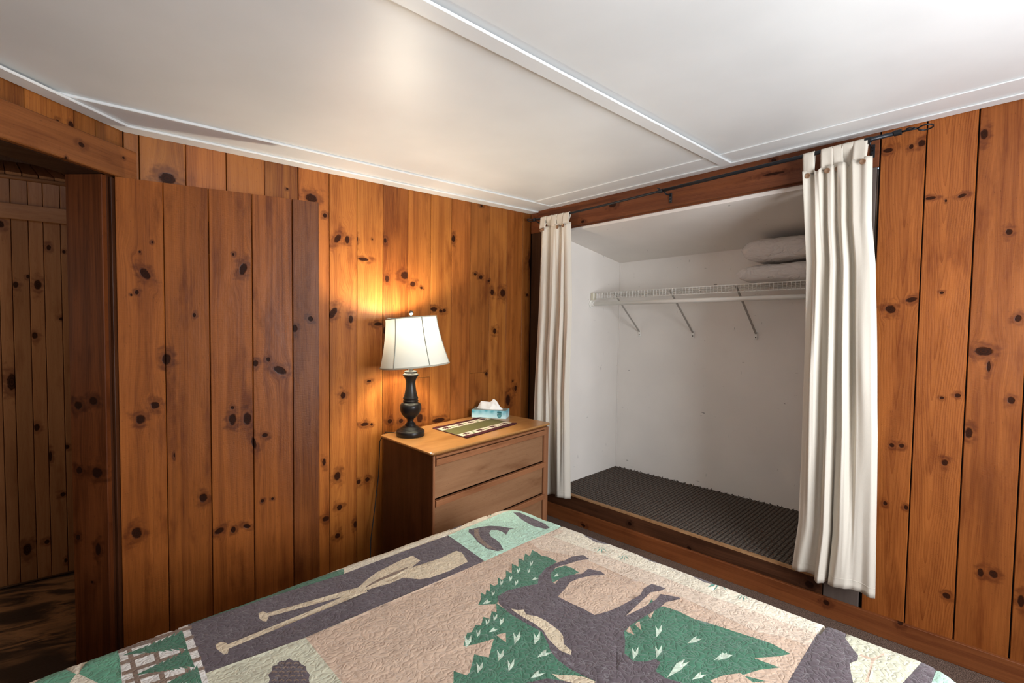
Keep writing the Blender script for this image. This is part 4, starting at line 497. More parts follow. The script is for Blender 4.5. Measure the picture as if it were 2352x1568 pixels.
for z in (.3, 1.0, 1.7):
    bm = bmesh.new()
    a, b = D0+dd_*.03-nd_*.0245, D1-dd_*.03-nd_*.0245; c_, e2 = b-nd_*.022, a-nd_*.022
    hexa(bm, [tuple(q+Vector((0, 0, z))) for q in (a, b, c_, e2)]+[tuple(q+Vector((0, 0, z+.14))) for q in (a, b, c_, e2)])
    put(bobj('batten', bm, wood('batten_wood', DOOR_L, DOOR_D, axis='X', seed=130)), door)

# hall beyond the doorway
HD = Vector((.9955, -.095, 0)).normalized(); HN = Vector((.095, .9955, 0)).normalized(); HO = Vector((-2.851, 1.096, 0))
bm = bmesh.new()
def hb8(bm, s0, s1, o0, o1, z0, z1):
    P_ = lambda s, o, z: tuple(HO+HD*s+HN*o+Vector((0, 0, z)))
    hexa(bm, [P_(s0, o0, z0), P_(s1, o0, z0), P_(s1, o1, z0), P_(s0, o1, z0), P_(s0, o0, z1), P_(s1, o0, z1), P_(s1, o1, z1), P_(s0, o1, z1)])
hb8(bm, -1.3, .75, .013, .05, 0, 2.13)
wh = tag(bobj('wall_hall', bm, simple('beadboard_backing', (.09, .035, .014), .9)), 'narrow pine beadboard wall of the hall seen through the doorway', 'wall', kind='structure')
HX = [-2.821-.062*k for k in range(15, 0, -1)]+[-2.821, -2.7735, -2.709, -2.652, -2.5845]+[-2.5845+.062*k for k in range(1, 8)]
HL, HDk = (.62, .28, .11), (.45, .17, .055)
for i in range(len(HX)-1):
    s0 = (HX[i]-HO.x)/HD.x; s1 = (HX[i+1]-HO.x)/HD.x; q = HO+HD*s0
    ks = [((k[0]-HX[i])/HD.x, k[1], k[2], k[3], 0) for k in KW if HX[i]-.003 < k[0] < HX[i+1]+.003]
    near = -3.0 < HX[i] < -2.45
    f = .85+.25*((i*37) % 10)/10
    mt = wood('beadboard_%d' % i, shade(HL, f), shade(HDk, f), ks, seed=140+i, coat=.1, rough=.45, width=s1-s0, cath=.6, streak=.6, sawn=0) if near else wood('beadboard_%d' % (i % 3), shade(HL, f), shade(HDk, f), seed=150+i % 3, coat=.1, rough=.45)
    plank(wh, (q.x, q.y, 0), HD, (0, 0, 1), s1-s0, 2.128, 2.128, .0125, mt, gap=.002)
rm = wood('hall_rail_wood', (.62, .28, .11), (.42, .16, .055), axis='X', seed=160, coat=.1)
bm = bmesh.new(); hb8(bm, -1.3, .75, -.018, -.0005, 1.917, 1.995); bevel(bm, .002)
tag(bobj('trim_11', bm, rm), 'flat pine rail board across the upper hall wall', 'rail', kind='structure')
bm = bmesh.new(); tube(bm, [tuple(HO+HD*s_+HN*-.0+Vector((0, 0, 2.131))) for s_ in (-1.3, .75)], .011, 10)
tag(bobj('trim_12', bm, rm, smooth=True), 'round pine moulding at the top of the hall wall', 'moulding', kind='structure')
bm = bmesh.new(); tube(bm, [tuple(HO+HD*s_+HN*-.012+Vector((0, 0, .0065))) for s_ in (-1.3, .75)], .0065, 8)
tag(bobj('trim_13', bm, wood('dark_quarter', (.16, .08, .04), (.1, .05, .02), axis='X', seed=161), smooth=True), 'thin quarter-round trim along the hall floor', 'trim', kind='structure')
# sloping board ceiling above the hall wall
ch = empty('ceiling_hall', tuple(HO+Vector((0, 0, 2.14)))); tag(ch, 'sloping pine board ceiling above the hall wall', 'ceiling', kind='structure')
gd = Vector((0, .85, .227)).normalized()
xx = -3.7; i = 0
CX = [-2.79, -2.728, -2.666, -2.605]
xs_ = [-2.79-.0625*k for k in range(14, 0, -1)]+CX+[-2.605+.0625*k for k in range(1, 8)]
for i in range(len(xs_)-1):
    x0, x1 = xs_[i], xs_[i+1]; y0 = HO.y+(x0-HO.x)*(-.0954)
    o = plank(None, (x1, y0-.0, 2.143), (-1, 0, 0), tuple(gd), x1-x0, 1.0, 1.0, .015, wood('hall_ceiling_%d' % (i % 3), shade(HL, .8+.1*(i % 3)), shade(HDk, .8), seed=170+i % 3, coat=.1), gap=.004)
    # face down: board front must look down
    reparent(o, ch)
vin = NT('dark_vinyl_plank_floor'); co = vin.add('ShaderNodeTexCoord').outputs['Object']
co2 = vin.add('ShaderNodeVectorRotate', {'Vector': co, 'Angle': .35}, rotation_type='Z_AXIS').outputs[0]
a1 = vin.noise(vin.scale(co2, (4, 13, 1)), 1, 6, .65, 1.2); a2 = vin.noise(vin.scale(co2, (2, 4, 1)), 1, 3); a3 = vin.noise(vin.scale(co2, (30, 190, 1)), 1, 3)
c_ = vin.mix(vin.smooth(a1, .38, .62), (.035, .022, .014), (.34, .17, .07)); c_ = vin.mix(vin.smooth(a2, .45, .6), c_, (.03, .02, .014)); c_ = vin.mix(vin.math('MULTIPLY', a3, .45), c_, (.015, .01, .007))
vin.set(vin.p, 'Base Color', c_); vin.p.inputs['Roughness'].default_value = .4; vin.set(vin.p, 'Normal', vin.bump(a3, .3, .002))
hf = tag(obj('floor', [LW(0.02, -.02, -.06), (-2.30, .05, -.06), (-2.05, .05, -.06), (-2.05, 2.2, -.06), (-4.2, 2.2, -.06), (-4.2, -1.35, -.06)], [(0, 1, 2, 3, 4, 5)], vin.m), 'dark mottled wood-look vinyl floor of the hall', 'floor', kind='structure')
bpy.data.objects.remove(hf)
hf = empty('floor_hall', (-3, .5, 0)); tag(hf, 'dark mottled wood-look vinyl plank floor of the hall', 'floor', kind='structure')
Lp = lambda s, off: Vector(LW(s, off, 0))
# vinyl planks run parallel to the hall wall, clipped by the doorway wall line
import itertools
def clip(poly, a, b):   # keep left of a->b
    out = []
    for i in range(len(poly)):
        p_, q_ = poly[i], poly[(i+1) % len(poly)]
        sp_ = (b[0]-a[0])*(p_[1]-a[1])-(b[1]-a[1])*(p_[0]-a[0]); sq_ = (b[0]-a[0])*(q_[1]-a[1])-(b[1]-a[1])*(q_[0]-a[0])
        if sp_ >= 0: out.append(p_)
        if sp_*sq_ < 0:
            t_ = sp_/(sp_-sq_); out.append((p_[0]+(q_[0]-p_[0])*t_, p_[1]+(q_[1]-p_[1])*t_))
    return out
la, lb = LW(2.5, -.022, 0), LW(-.05, -.022, 0)
la, lb = (la[0], la[1]), (lb[0], lb[1])
row = 0; yy = -.012
while yy > -2.9:
    xw = -1.3-(.35*(row % 3)); 
    while xw < .78:
        P4 = [(HO+HD*a_+HN*b_) for a_, b_ in ((xw, yy-.195), (xw+.98, yy-.195), (xw+.98, yy), (xw, yy))]
        pl = clip(clip([(p_.x, p_.y) for p_ in P4], la, lb), (-2.06, -1), (-2.06, 3)); pl = clip(pl, (-2.4, .047), (-2.0, .047)) if any(p_[0] > -2.44 for p_ in pl) and all(p_[0] > -2.5 for p_ in pl) else pl
        if len(pl) > 2:
            bm = bmesh.new(); cx_ = sum(p_[0] for p_ in pl)/len(pl); cy_ = sum(p_[1] for p_ in pl)/len(pl)
            pl = [(cx_+(p_[0]-cx_)*.998, cy_+(p_[1]-cy_)*.996) for p_ in pl]
            if max(p_[1] for p_ in pl)-min(p_[1] for p_ in pl) > .02:
                prism(bm, pl, lambda x, y: -.004, lambda x, y: 0); put(bobj('vinyl_plank', bm, vin.m), hf)
            else: bm.free()
        xw += .98
    yy -= .195; row += 1
bm = bmesh.new()
prism(bm, [(-4.2, -1.33), (-2.44, .05), (-2.05, .05), (-2.05, 2.2), (-4.2, 2.2)], lambda x, y: -.06, lambda x, y: -.0045)
put(bobj('subfloor', bm, back_mat), hf)
# hall enclosure
plain = wood('hall_plain_pine', HL, HDk, seed=180, coat=.1)
bm = bmesh.new(); box(bm, -2.04, -1.99, .07, 2.2, -.05, 2.6); tag(bobj('wall_hall_right', bm, plain), 'pine end wall of the hall, out of sight to the right', 'wall', kind='structure')
bm = bmesh.new(); box(bm, -4.25, -4.2, -1.3, 2.2, -.05, 2.6); tag(bobj('wall_hall_left', bm, plain), 'pine end wall of the hall, out of sight to the left', 'wall', kind='structure')
bm = bmesh.new(); hb8(bm, -1.32, .8, 1.0, 1.05, -.05, 2.6); tag(bobj('wall_hall_far', bm, plain), 'pine gable closing the hall roof space', 'wall', kind='structure')
bm = bmesh.new(); prism(bm, [(-4.25, -1.40), (-2.47, .08), (-1.99, .08), (-1.99, 2.3), (-4.25, 2.3)], lambda x, y: 2.6, lambda x, y: 2.64); tag(bobj('ceiling_hall_upper', bm, plain), 'upper board ceiling of the hall', 'ceiling', kind='structure')

bm = bmesh.new(); box(bm, .025, .06, -.163, .045, 0, 2.3); tag(bobj('corner_leak_block', bm, back_mat), 'dark block added in the corner behind the left casing to stop a light leak', 'wall', kind='structure')  # added filler that keeps outside light from leaking through the corner gap
# closet interior
cc = lambda x, y: 2.071-.152*x-.0294*(y+.205)
bm = bmesh.new(); prism(bm, [(.021, -.204), (.93, -.204), (.93, -.165), (.021, -.165)], lambda x, y: -.05, lambda x, y: 2.2)
tag(bobj('wall_closet_left', bm, closet_mat), 'white painted left side wall inside the closet', 'wall', kind='structure')
bm = bmesh.new(); prism(bm, [(.91, -.204), (.95, -.204), (.95, -2.40), (.91, -2.40)], lambda x, y: -.05, lambda x, y: 2.2)
tag(bobj('wall_closet_back', bm, closet_mat), 'scuffed white back wall of the closet', 'wall', kind='structure')
bm = bmesh.new(); prism(bm, [(.062, -2.34), (.909, -2.34), (.909, -2.38), (.062, -2.38)], lambda x, y: -.05, lambda x, y: 2.2)
tag(bobj('wall_closet_right', bm, closet_mat), 'white right side wall of the closet, behind the curtain', 'wall', kind='structure')
bm = bmesh.new(); prism(bm, [(.0345, -.2045), (.909, -.2045), (.909, -2.339), (.0345, -2.339)], cc, lambda x, y: cc(x, y)+.03)
tag(bobj('ceiling_closet', bm, closet_mat), 'sloping white ceiling inside the closet', 'ceiling', kind='structure')
# thin white corner beads
bm = bmesh.new(); tube(bm, [(.907, -.208, .18), (.907, -.208, cc(.907, -.21))], .004, 6); tag(bobj('trim_14', bm, closet_mat), 'thin painted bead in the back corner of the closet', 'trim', kind='structure')
# closet carpet: woven diagonal blocks
NXc, NYc = 300, 640
x0c, x1c, y0c, y1c = .0265, .909, -2.338, -.2055
vs = []; PX = .023
for j in range(NYc+1):
    y = y0c+(y1c-y0c)*j/NYc
    for i in range(NXc+1):
        x = x0c+(x1c-x0c)*i/NXc
        u = x/PX; v = y/(PX*1.15)
        r = int(math.floor(v)); fu = (u+.5*(r % 2)) % 1; fv = v % 1
        hgt = (math.sin(PI*fu)**.6)*(math.sin(PI*fv)**.6)
        vs.append((x, y, .1745+.0047*hgt+.0008*noise.noise((x*260, y*260, 0))+.0000))
fs = [(j*(NXc+1)+i, j*(NXc+1)+i+1, (j+1)*(NXc+1)+i+1, (j+1)*(NXc+1)+i) for j in range(NYc) for i in range(NXc)]
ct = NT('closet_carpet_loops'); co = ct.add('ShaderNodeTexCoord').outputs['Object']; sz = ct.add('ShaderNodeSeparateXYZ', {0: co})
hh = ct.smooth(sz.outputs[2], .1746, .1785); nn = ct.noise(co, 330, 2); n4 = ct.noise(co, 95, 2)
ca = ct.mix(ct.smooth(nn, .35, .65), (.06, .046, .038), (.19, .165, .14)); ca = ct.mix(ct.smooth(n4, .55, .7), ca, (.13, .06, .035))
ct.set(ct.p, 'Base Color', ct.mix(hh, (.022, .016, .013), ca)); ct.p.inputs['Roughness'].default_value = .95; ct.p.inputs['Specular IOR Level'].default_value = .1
ct.set(ct.p, 'Normal', ct.bump(nn, .5, .002))
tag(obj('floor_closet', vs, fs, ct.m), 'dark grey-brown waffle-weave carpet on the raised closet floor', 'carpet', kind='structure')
# loose tufts at the back edge
bm = bmesh.new()
for k in range(46):
    y = -.25-.045*k+random.uniform(-.015, .015)
    tube(bm, [(.905, y, .177), (.902+random.uniform(-.006, .004), y+random.uniform(-.012, .012), .186), (.898, y+random.uniform(-.01, .01), .181)], .0022, 5)
tag(bobj('carpet_tuft_fringe', bm, simple('tuft', (.05, .04, .032), .95)), 'frayed tufts along the back edge of the closet carpet', 'carpet edge', kind='stuff')
# floor slab under closet
bm = bmesh.new(); box(bm, .0305, .909, -2.338, -.2055, 0, .174); tag(bobj('floor_closet_base', bm, back_mat), 'raised base under the closet carpet', 'floor', kind='structure')

# unseen walls behind and beside the camera; left opening is added for fill
wallp = wood('rear_wall_pine', PINE_L, PINE_D, seed=190)
bm = bmesh.new()
for a in ((-4.4, -2.15, 0, 2.45), (-.65, .06, 0, 2.45), (-2.15, -.65, 0, .88), (-2.15, -.65, 1.93, 2.45)): box(bm, a[0], a[1], -3.76, -3.70, a[2], a[3])
tag(bobj('wall_front', bm, wallp), 'pine wall behind the camera with the bedroom window', 'wall', kind='structure')
bm = bmesh.new()
for a in ((-3.70, -3.30, 0, 2.45), (-2.2, -1.55, 0, 2.45), (-3.30, -2.2, 0, .84), (-3.30, -2.2, 2.0, 2.45)): box(bm, -4.36, -4.30, a[0], a[1], a[2], a[3])
tag(bobj('wall_side', bm, wallp), 'pine wall to the left of the camera with an opening added for fill light', 'wall', kind='structure')
def window(name, M, W_, Z0, Z1, label):
    o = empty(name, M.translation); tag(o, label, 'window', kind='structure')
    bm = bmesh.new()
    for (a, b, c, d) in ((0, .05, Z0, Z1), (W_-.05, W_, Z0, Z1), (.05, W_-.05, Z0, Z0+.05), (.05, W_-.05, Z1-.05, Z1), (.05, W_-.05, (Z0+Z1)/2-.02, (Z0+Z1)/2+.02)): box(bm, a, b, -.02, .02, c, d)
    bmesh.ops.transform(bm, matrix=M, verts=bm.verts)
    put(bobj('window_frame', bm, trim_mat), o)
window('window_1', Matrix.Translation((-2.15, -3.715, 0)), 1.50, .88, 1.93, 'white-framed window behind the camera')
window('fill_window', Matrix.Translation((-4.32, -3.30, 0)) @ Matrix.Rotation(PI/2, 4, 'Z'), 1.1, .84, 2.0, 'white-framed window added out of view at left for fill light')  # unseen frame made up to go with the left fill light
# ------------------------------------------------------------------ dresser
DW_, DD_ = 1.0, .52
BL, BR, FR, FL = Vector((-1.345, -.105)), Vector((-.385, -.008)), Vector((-.36, -.53)), Vector((-1.37, -.62))
def dq(u, v, z):  # u metres from the left, v metres back from the front
    a, b = u/DW_, v/DD_
    p_ = FL*(1-a)*(1-b)+FR*a*(1-b)+BR*a*b+BL*(1-a)*b
    return (p_.x, p_.y, z)
def dbox(bm, u0, u1, v0, v1, z0, z1, skew=0):
    hexa(bm, [dq(u0, v0, z0), dq(u1, v0, z0), dq(u1, v1, z0), dq(u0, v1, z0), dq(u0, v0-skew, z1), dq(u1, v0-skew, z1), dq(u1, v1, z1), dq(u0, v1, z1)])
dresser = empty('dresser', dq(.5, .26, 0)); tag(dresser, 'low wooden dresser with three wide drawers and an orange varnished top', 'dresser', kind=None)
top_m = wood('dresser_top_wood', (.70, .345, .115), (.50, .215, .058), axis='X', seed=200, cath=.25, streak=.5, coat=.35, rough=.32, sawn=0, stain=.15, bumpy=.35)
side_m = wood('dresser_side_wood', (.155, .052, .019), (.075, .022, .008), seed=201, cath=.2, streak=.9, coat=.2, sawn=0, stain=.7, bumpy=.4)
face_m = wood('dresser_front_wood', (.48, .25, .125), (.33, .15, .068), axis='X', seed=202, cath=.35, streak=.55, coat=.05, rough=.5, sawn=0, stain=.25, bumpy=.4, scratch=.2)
rail_m = wood('dresser_rail_wood', (.50, .215, .098), (.35, .13, .054), axis='X', seed=203, cath=.2, streak=.6, coat=.08, rough=.45, sawn=0, stain=.35, bumpy=.4)
post_m = wood('dresser_post_wood', (.52, .23, .11), (.36, .14, .06), seed=204, cath=.1, coat=.05, sawn=0, bumpy=.4)
def outline(ins, R_, n=8):
    pts = []
    for cx_, cy_, a0 in ((DW_-ins-R_, DD_-ins-R_, 0), (ins+R_, DD_-ins-R_, PI/2), (ins+R_, ins+R_, PI), (DW_-ins-R_, ins+R_, 1.5*PI)):
        for k in range(n+1):
            a = a0+PI/2*k/n; pts.append((cx_+R_*math.cos(a), cy_+R_*math.sin(a)))
    return pts
bm = bmesh.new(); rings = []
for ins, z in ((.018, .7585), (.002, .769), (0, .773), (.001, .778), (.004, .780)):
    rings.append([bm.verts.new(dq(u, v, z)) for u, v in outline(ins, .022)])
for A_, B_ in zip(rings, rings[1:]):
    n = len(A_)
    for k in range(n): bm.faces.new((A_[k], A_[(k+1) % n], B_[(k+1) % n], B_[k]))
bm.faces.new(rings[0][::-1]); bm.faces.new(rings[-1])
put(bobj('dresser_top', bm, top_m), dresser)
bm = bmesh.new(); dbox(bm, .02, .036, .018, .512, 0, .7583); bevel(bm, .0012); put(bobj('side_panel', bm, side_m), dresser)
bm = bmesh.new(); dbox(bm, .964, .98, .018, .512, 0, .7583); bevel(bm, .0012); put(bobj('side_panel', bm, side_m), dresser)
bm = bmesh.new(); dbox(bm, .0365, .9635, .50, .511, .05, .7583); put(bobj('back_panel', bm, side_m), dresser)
bm = bmesh.new(); dbox(bm, .934, .9795, .006, .0178, 0, .7583); bevel(bm, .001); put(bobj('front_post', bm, post_m), dresser)
bm = bmesh.new(); dbox(bm, .0205, .033, .010, .0178, 0, .7583); bevel(bm, .001); put(bobj('front_post', bm, post_m), dresser)
bm = bmesh.new(); dbox(bm, .0345, .931, .002, .03, .7465, .7583); bevel(bm, .001); put(bobj('top_rail', bm, rail_m), dresser)
bm = bmesh.new(); dbox(bm, .0345, .933, .02, .04, .0, .10); bevel(bm, .001); put(bobj('plinth', bm, face_m), dresser)
for k in range(3):
    zt = .741-.2055*k
    bm = bmesh.new(); dbox(bm, .0345, .932, .017, .035, zt-.198, zt-.036); bevel(bm, .001)
    dr = put(bobj('drawer', bm, face_m), dresser)
    bm = bmesh.new()
    # pull rail: proud at the top, bevelled away below
    prof = [(.020, zt-.0365), (.014, zt-.0365), (.001, zt-.030), (-.001, zt-.004), (.001, zt), (.020, zt)]
    n = len(prof); a_ = [bm.verts.new(dq(.0345, v, z)) for v, z in prof]; b_ = [bm.verts.new(dq(.949 if k < 3 else .93, v, z)) for v, z in prof]
    bm.faces.new(a_); bm.faces.new(b_[::-1])
    for i in range(n): bm.faces.new((a_[i], a_[(i+1) % n], b_[(i+1) % n], b_[i]))
    pl = bobj('drawer_pull', bm, rail_m); pl.parent = dr; pl.matrix_parent_inverse = dr.matrix_parent_inverse.copy(); pl.matrix_parent_inverse = Matrix.Identity(4)
    # the drawer sits at the dresser's frame with world mesh coordinates
    pl.matrix_parent_inverse = Matrix.Identity(4)
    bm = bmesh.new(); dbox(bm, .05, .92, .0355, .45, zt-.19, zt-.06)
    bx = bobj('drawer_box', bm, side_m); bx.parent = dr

# ------------------------------------------------------------------ lamp
LX, LY, LZ = -1.225, -.229, .7803
lamp = empty('table_lamp', (LX, LY, LZ)); tag(lamp, 'lit table lamp with a dark turned base and white bell shade on the dresser', 'lamp')
prof = [(0, 0), (.075, 0), (.0785, .002), (.0785, .0255), (.0765, .029), (.0725, .0305), (.0700, .031), (.0690, .0345), (.0640, .0365), (.0560, .038), (.0550, .041), (.0500, .0455), (.0435, .0485), (.0430, .0515), (.0350, .053), (.0300, .056), (.0290, .0595), (.0310, .0625), (.0290, .066), (.0235, .0685), (.0230, .0715), (.0190, .075), (.0168, .080), (.0170, .086), (.0195, .0885), (.0180, .0915), (.0225, .0955), (.0310, .1015), (.0400, .1105), (.0475, .1205), (.0530, .131), (.0575, .1435), (.0596, .156), (.0590, .167), (.0555, .1765), (.0490, .1825), (.0425, .186), (.0395, .189), (.0425, .192), (.0438, .1955), (.0425, .1985), (.0390, .2010), (.0395, .2045), (.0425, .2075), (.0430, .2115), (.0400, .2150), (.0385, .2195), (.0350, .232), (.0318, .2463), (.0290, .264), (.0268, .281), (.0262, .299), (.0290, .313), (.0365, .328), (.0440, .3375), (.0450, .341), (.0415, .345), (.0360, .3485), (.0328, .352), (.0352, .3555), (.0345, .3600), (.030, .3625), (.0140, .3635), (.0128, .366), (.0128, .402), (0, .402)]
bronze = NT('dark_bronze'); bronze.p.inputs['Base Color'].default_value = (.012, .010, .009, 1); bronze.p.inputs['Roughness'].default_value = .3; bronze.p.inputs['Specular IOR Level'].default_value = .22
chrome = simple('polished_metal', (.16, .165, .18), .16, 1)
bm = bmesh.new(); lathe(bm, [(r*.995, z) for r, z in prof], 56)
o = bobj('lamp_base', bm, bronze.m, lamp, smooth=True)
TS = Matrix.Translation((0, 0, .66)) @ Matrix.Rotation(math.radians(-5.2), 4, Vector((f_.x, f_.y, 0)).normalized()) @ Matrix.Translation((0, 0, -.66))
# shade: bell profile
Rt, Rb, Zt, Zb = .138, .188, .657, .393
shade_t = NT('linen_shade'); p = shade_t.p
p.inputs['Base Color'].default_value = (.62, .64, .58, 1); p.inputs['Roughness'].default_value = .9
p.inputs['Subsurface Weight'].default_value = 0
tr = shade_t.n.new('ShaderNodeBsdfTranslucent'); tr.inputs[0].default_value = (.86, .84, .74, 1)
mx = shade_t.n.new('ShaderNodeMixShader'); mx.inputs[0].default_value = .030
shade_t.L.new(p.outputs[0], mx.inputs[1]); shade_t.L.new(tr.outputs[0], mx.inputs[2]); shade_t.L.new(mx.outputs[0], shade_t.n['Material Output'].inputs[0])
def shade_r(f):  # f 0 bottom..1 top, slight concave flare
    return Rb+(Rt-Rb)*(1-(1-f)**1.5)
bm = bmesh.new(); rings = []
for i in range(17):
    f = i/16; rings.append([bm.verts.new((shade_r(f)*math.cos(2*PI*k/72), shade_r(f)*math.sin(2*PI*k/72), Zb+(Zt-Zb)*f)) for k in range(72)])
for A_, B_ in zip(rings, rings[1:]):
    for k in range(72): bm.faces.new((A_[k], A_[(k+1) % 72], B_[(k+1) % 72], B_[k]))
bmesh.ops.transform(bm, matrix=TS, verts=bm.verts)
sh = bobj('lamp_shade', bm, shade_t.m, lamp, smooth=True); sh['label'] = 'white bell-shaped fabric lampshade'
seam_m = simple('shade_tape', (.30, .31, .26), .9)
rim_m = simple('shade_rim_tape', (.42, .41, .34), .9)
vang = math.atan2(-f_.y, -f_.x)  # direction towards the camera
for k in range(6):
    a = vang+math.radians(-25+60*k)
    bm = bmesh.new(); tube(bm, [((shade_r(i/12)+.0008)*math.cos(a), (shade_r(i/12)+.0008)*math.sin(a), Zb+(Zt-Zb)*i/12) for i in range(13)], .0026, 6)
    bmesh.ops.transform(bm, matrix=TS, verts=bm.verts); bobj('seam', bm, seam_m, sh, smooth=True)
for r, z, w_ in ((Rb, Zb, .0045), (Rt, Zt, .0032)):
    bm = bmesh.new(); tube(bm, [((r+.0003)*math.cos(2*PI*i/72), (r+.0003)*math.sin(2*PI*i/72), z) for i in range(72)], w_, 8, closed=True)
    bmesh.ops.transform(bm, matrix=TS, verts=bm.verts); bobj('rim', bm, rim_m, sh, smooth=True)
bm = bmesh.new()
for k in range(3):
    a = k*2*PI/3+.5; tube(bm, [(0, 0, Zt-.012), (Rt*.98*math.cos(a), Rt*.98*math.sin(a), Zt-.002)], .0018, 6)
for sgn in (-1, 1): tube(bm, [(.011*sgn, 0, .40), (.045*sgn, 0, .44), (.055*sgn, 0, .52), (.04*sgn, 0, .60), (.006*sgn, 0, .642)], .0017, 6)
bobj('harp', bm, chrome, lamp, smooth=True)
bm = bmesh.new(); lathe(bm, [(0, .640), (.006, .641), (.006, .658), (.0095, .660), (.0095, .664), (.005, .667), (.005, .672), (.011, .677), (.0135, .684), (.0115, .692), (.006, .696), (0, .697)], 20)
bobj('finial', bm, chrome, lamp, smooth=True)
bm = bmesh.new(); lathe(bm, [(0, .402), (.016, .402), (.017, .44), (.013, .445), (0, .445)], 20); bobj('socket', bm, bronze.m, lamp, smooth=True)
bulb = NT('bulb_glow'); bulb.p.inputs['Base Color'].default_value = (1, .95, .85, 1); bulb.p.inputs['Emission Color'].default_value = (1, .84, .56, 1); bulb.p.inputs['Emission Strength'].default_value = 12
bm = bmesh.new(); lathe(bm, [(0, .446), (.013, .447), (.015, .465), (.026, .49), (.030, .508), (.026, .528), (.014, .540), (0, .543)], 20); bobj('bulb', bm, bulb.m, lamp, smooth=True)
ll = bpy.data.lights.new('lamp_light', 'POINT'); ll.energy = 25; ll.color = (1, .87, .69); ll.shadow_soft_size = .032
lo = bpy.data.objects.new('lamp_light', ll); COL.objects.link(lo); lo.parent = lamp; lo.location = (0, 0, .59)
cord_m = simple('black_cord', (.01, .01, .01), .5)
bm = bmesh.new(); tube(bm, [(-.03, .07, .004), (-.05, .10, .006), (-.06, .16, .0), (-.085, .18, -.05), (-.09, .185, -.25), (-.12, .18, -.45), (-.16, .15, -.60), (-.19, .10, -.72), (-.24, .0, -.775), (-.40, -.02, -.776), (-.52, .06, -.776), (-.56, .12, -.66), (-.575, .15, -.50)], .003, 6)
bobj('cord', bm, cord_m, lamp, smooth=True)

# ------------------------------------------------------------------ flat-pattern cloths (constrained triangulation)
def inside(poly, x, y):
    c = False; n = len(poly); j = n-1
    for i in range(n):
        xi, yi = poly[i]; xj, yj = poly[j]
        if (yi > y) != (yj > y) and x < (xj-xi)*(y-yi)/(yj-yi)+xi: c = not c
        j = i
    return c
def cloth(name, x0, x1, y0, y1, step, polys, mats, base, mapf, edgeloop=None):
    pts = []; edges = []
    nx = int(round((x1-x0)/step)); ny = int(round((y1-y0)/step))
    for j in range(ny+1):
        for i in range(nx+1):
            jit = 0 if i in (0, nx) or j in (0, ny) else step*.22
            pts.append(Vector((x0+(x1-x0)*i/nx+random.uniform(-jit, jit), y0+(y1-y0)*j/ny+random.uniform(-jit, jit))))
    for col, poly in polys:
        b = len(pts); n = len(poly)
        pts += [Vector((min(max(x, x0), x1), min(max(y, y0), y1))) for x, y in poly]
        edges += [(b+i, b+(i+1) % n) for i in range(n)]
    V, E, F, *_ = delaunay_2d_cdt(pts, edges, [], 0, 1e-4)
    box_ = [(min(p_[0] for p_ in pl), max(p_[0] for p_ in pl), min(p_[1] for p_ in pl), max(p_[1] for p_ in pl)) for c_, pl in polys]
    names = list(mats); mi = []
    for f in F:
        cx_ = sum(V[k].x for k in f)/len(f); cy_ = sum(V[k].y for k in f)/len(f); c = base
        for (col, pl), bb in zip(polys, box_):
            if bb[0] <= cx_ <= bb[1] and bb[2] <= cy_ <= bb[3] and inside(pl, cx_, cy_): c = col
        mi.append(names.index(c))
    me = bpy.data.meshes.new(name); me.from_pydata([mapf(v.x, v.y) for v in V], [], [tuple(f) for f in F])
    for k in names: me.materials.append(mats[k])
    me.polygons.foreach_set('material_index', mi); me.polygons.foreach_set('use_smooth', [True]*len(me.polygons)); me.update()
    o = bpy.data.objects.new(name, me); COL.objects.link(o)
    return o

# ------------------------------------------------------------------ placemat with bears
def woven(name, col, var=.25, sc=900):
    t = NT(name); co = t.add('ShaderNodeTexCoord').outputs['Object']
    n = t.noise(co, sc, 2); c = t.mix(t.smooth(n, .35, .65), tuple(x*(1-var) for x in col), tuple(min(1, x*(1+var)) for x in col))
    t.set(t.p, 'Base Color', c); t.p.inputs['Roughness'].default_value = .95; t.p.inputs['Specular IOR Level'].default_value = .15
    t.set(t.p, 'Normal', t.bump(n, .5, .001)); return t.m
MW, MD = .478, .322
bear = [(-.5, .12), (-.42, .3), (-.3, .34), (-.22, .46), (.1, .5), (.34, .42), (.48, .2), (.5, -.1), (.46, -.5), (.32, -.5), (.3, -.15), (.18, -.1), (.16, -.5), (.0, -.5), (-.02, -.08), (-.12, -.06), (-.14, -.5), (-.28, -.5), (-.27, 0), (-.38, -.02)]
tree_ = [(0, .6), (.14, .3), (.08, .3), (.22, .02), (.12, .02), (.3, -.32), (.05, -.32), (.05, -.5), (-.05, -.5), (-.05, -.32), (-.3, -.32), (-.12, .02), (-.22, .02), (-.08, .3), (-.14, .3)]
mp = [('maroon', [(0, 0), (MW, 0), (MW, MD), (0, MD)]), ('cream', [(.006, .036), (MW-.006, .036), (MW-.006, MD-.036), (.006, MD-.036)]), ('maroon', [(.004, .094), (MW-.004, .094), (MW-.004, MD-.094), (.004, MD-.094)]), ('olive', [(.006, .097), (MW-.006, .097), (MW-.006, MD-.097), (.006, MD-.097)])]
for row, yc in ((0, .065), (1, MD-.065)):
    for k in range(4):
        xc = .065+.117*k; sg = -1 if row == 0 else 1
        mp.append(('maroon', [(xc+a*.062, yc+b*.036) for a, b in bear]))
        if k < 3: mp.append(('matgreen', [(xc+.0585+a*.034, yc+b*.04) for a, b in tree_]))
mo = Vector((-1.047, -.492)); mux = Vector((.4885, .075)).normalized(); muy = Vector((-mux.y, mux.x))
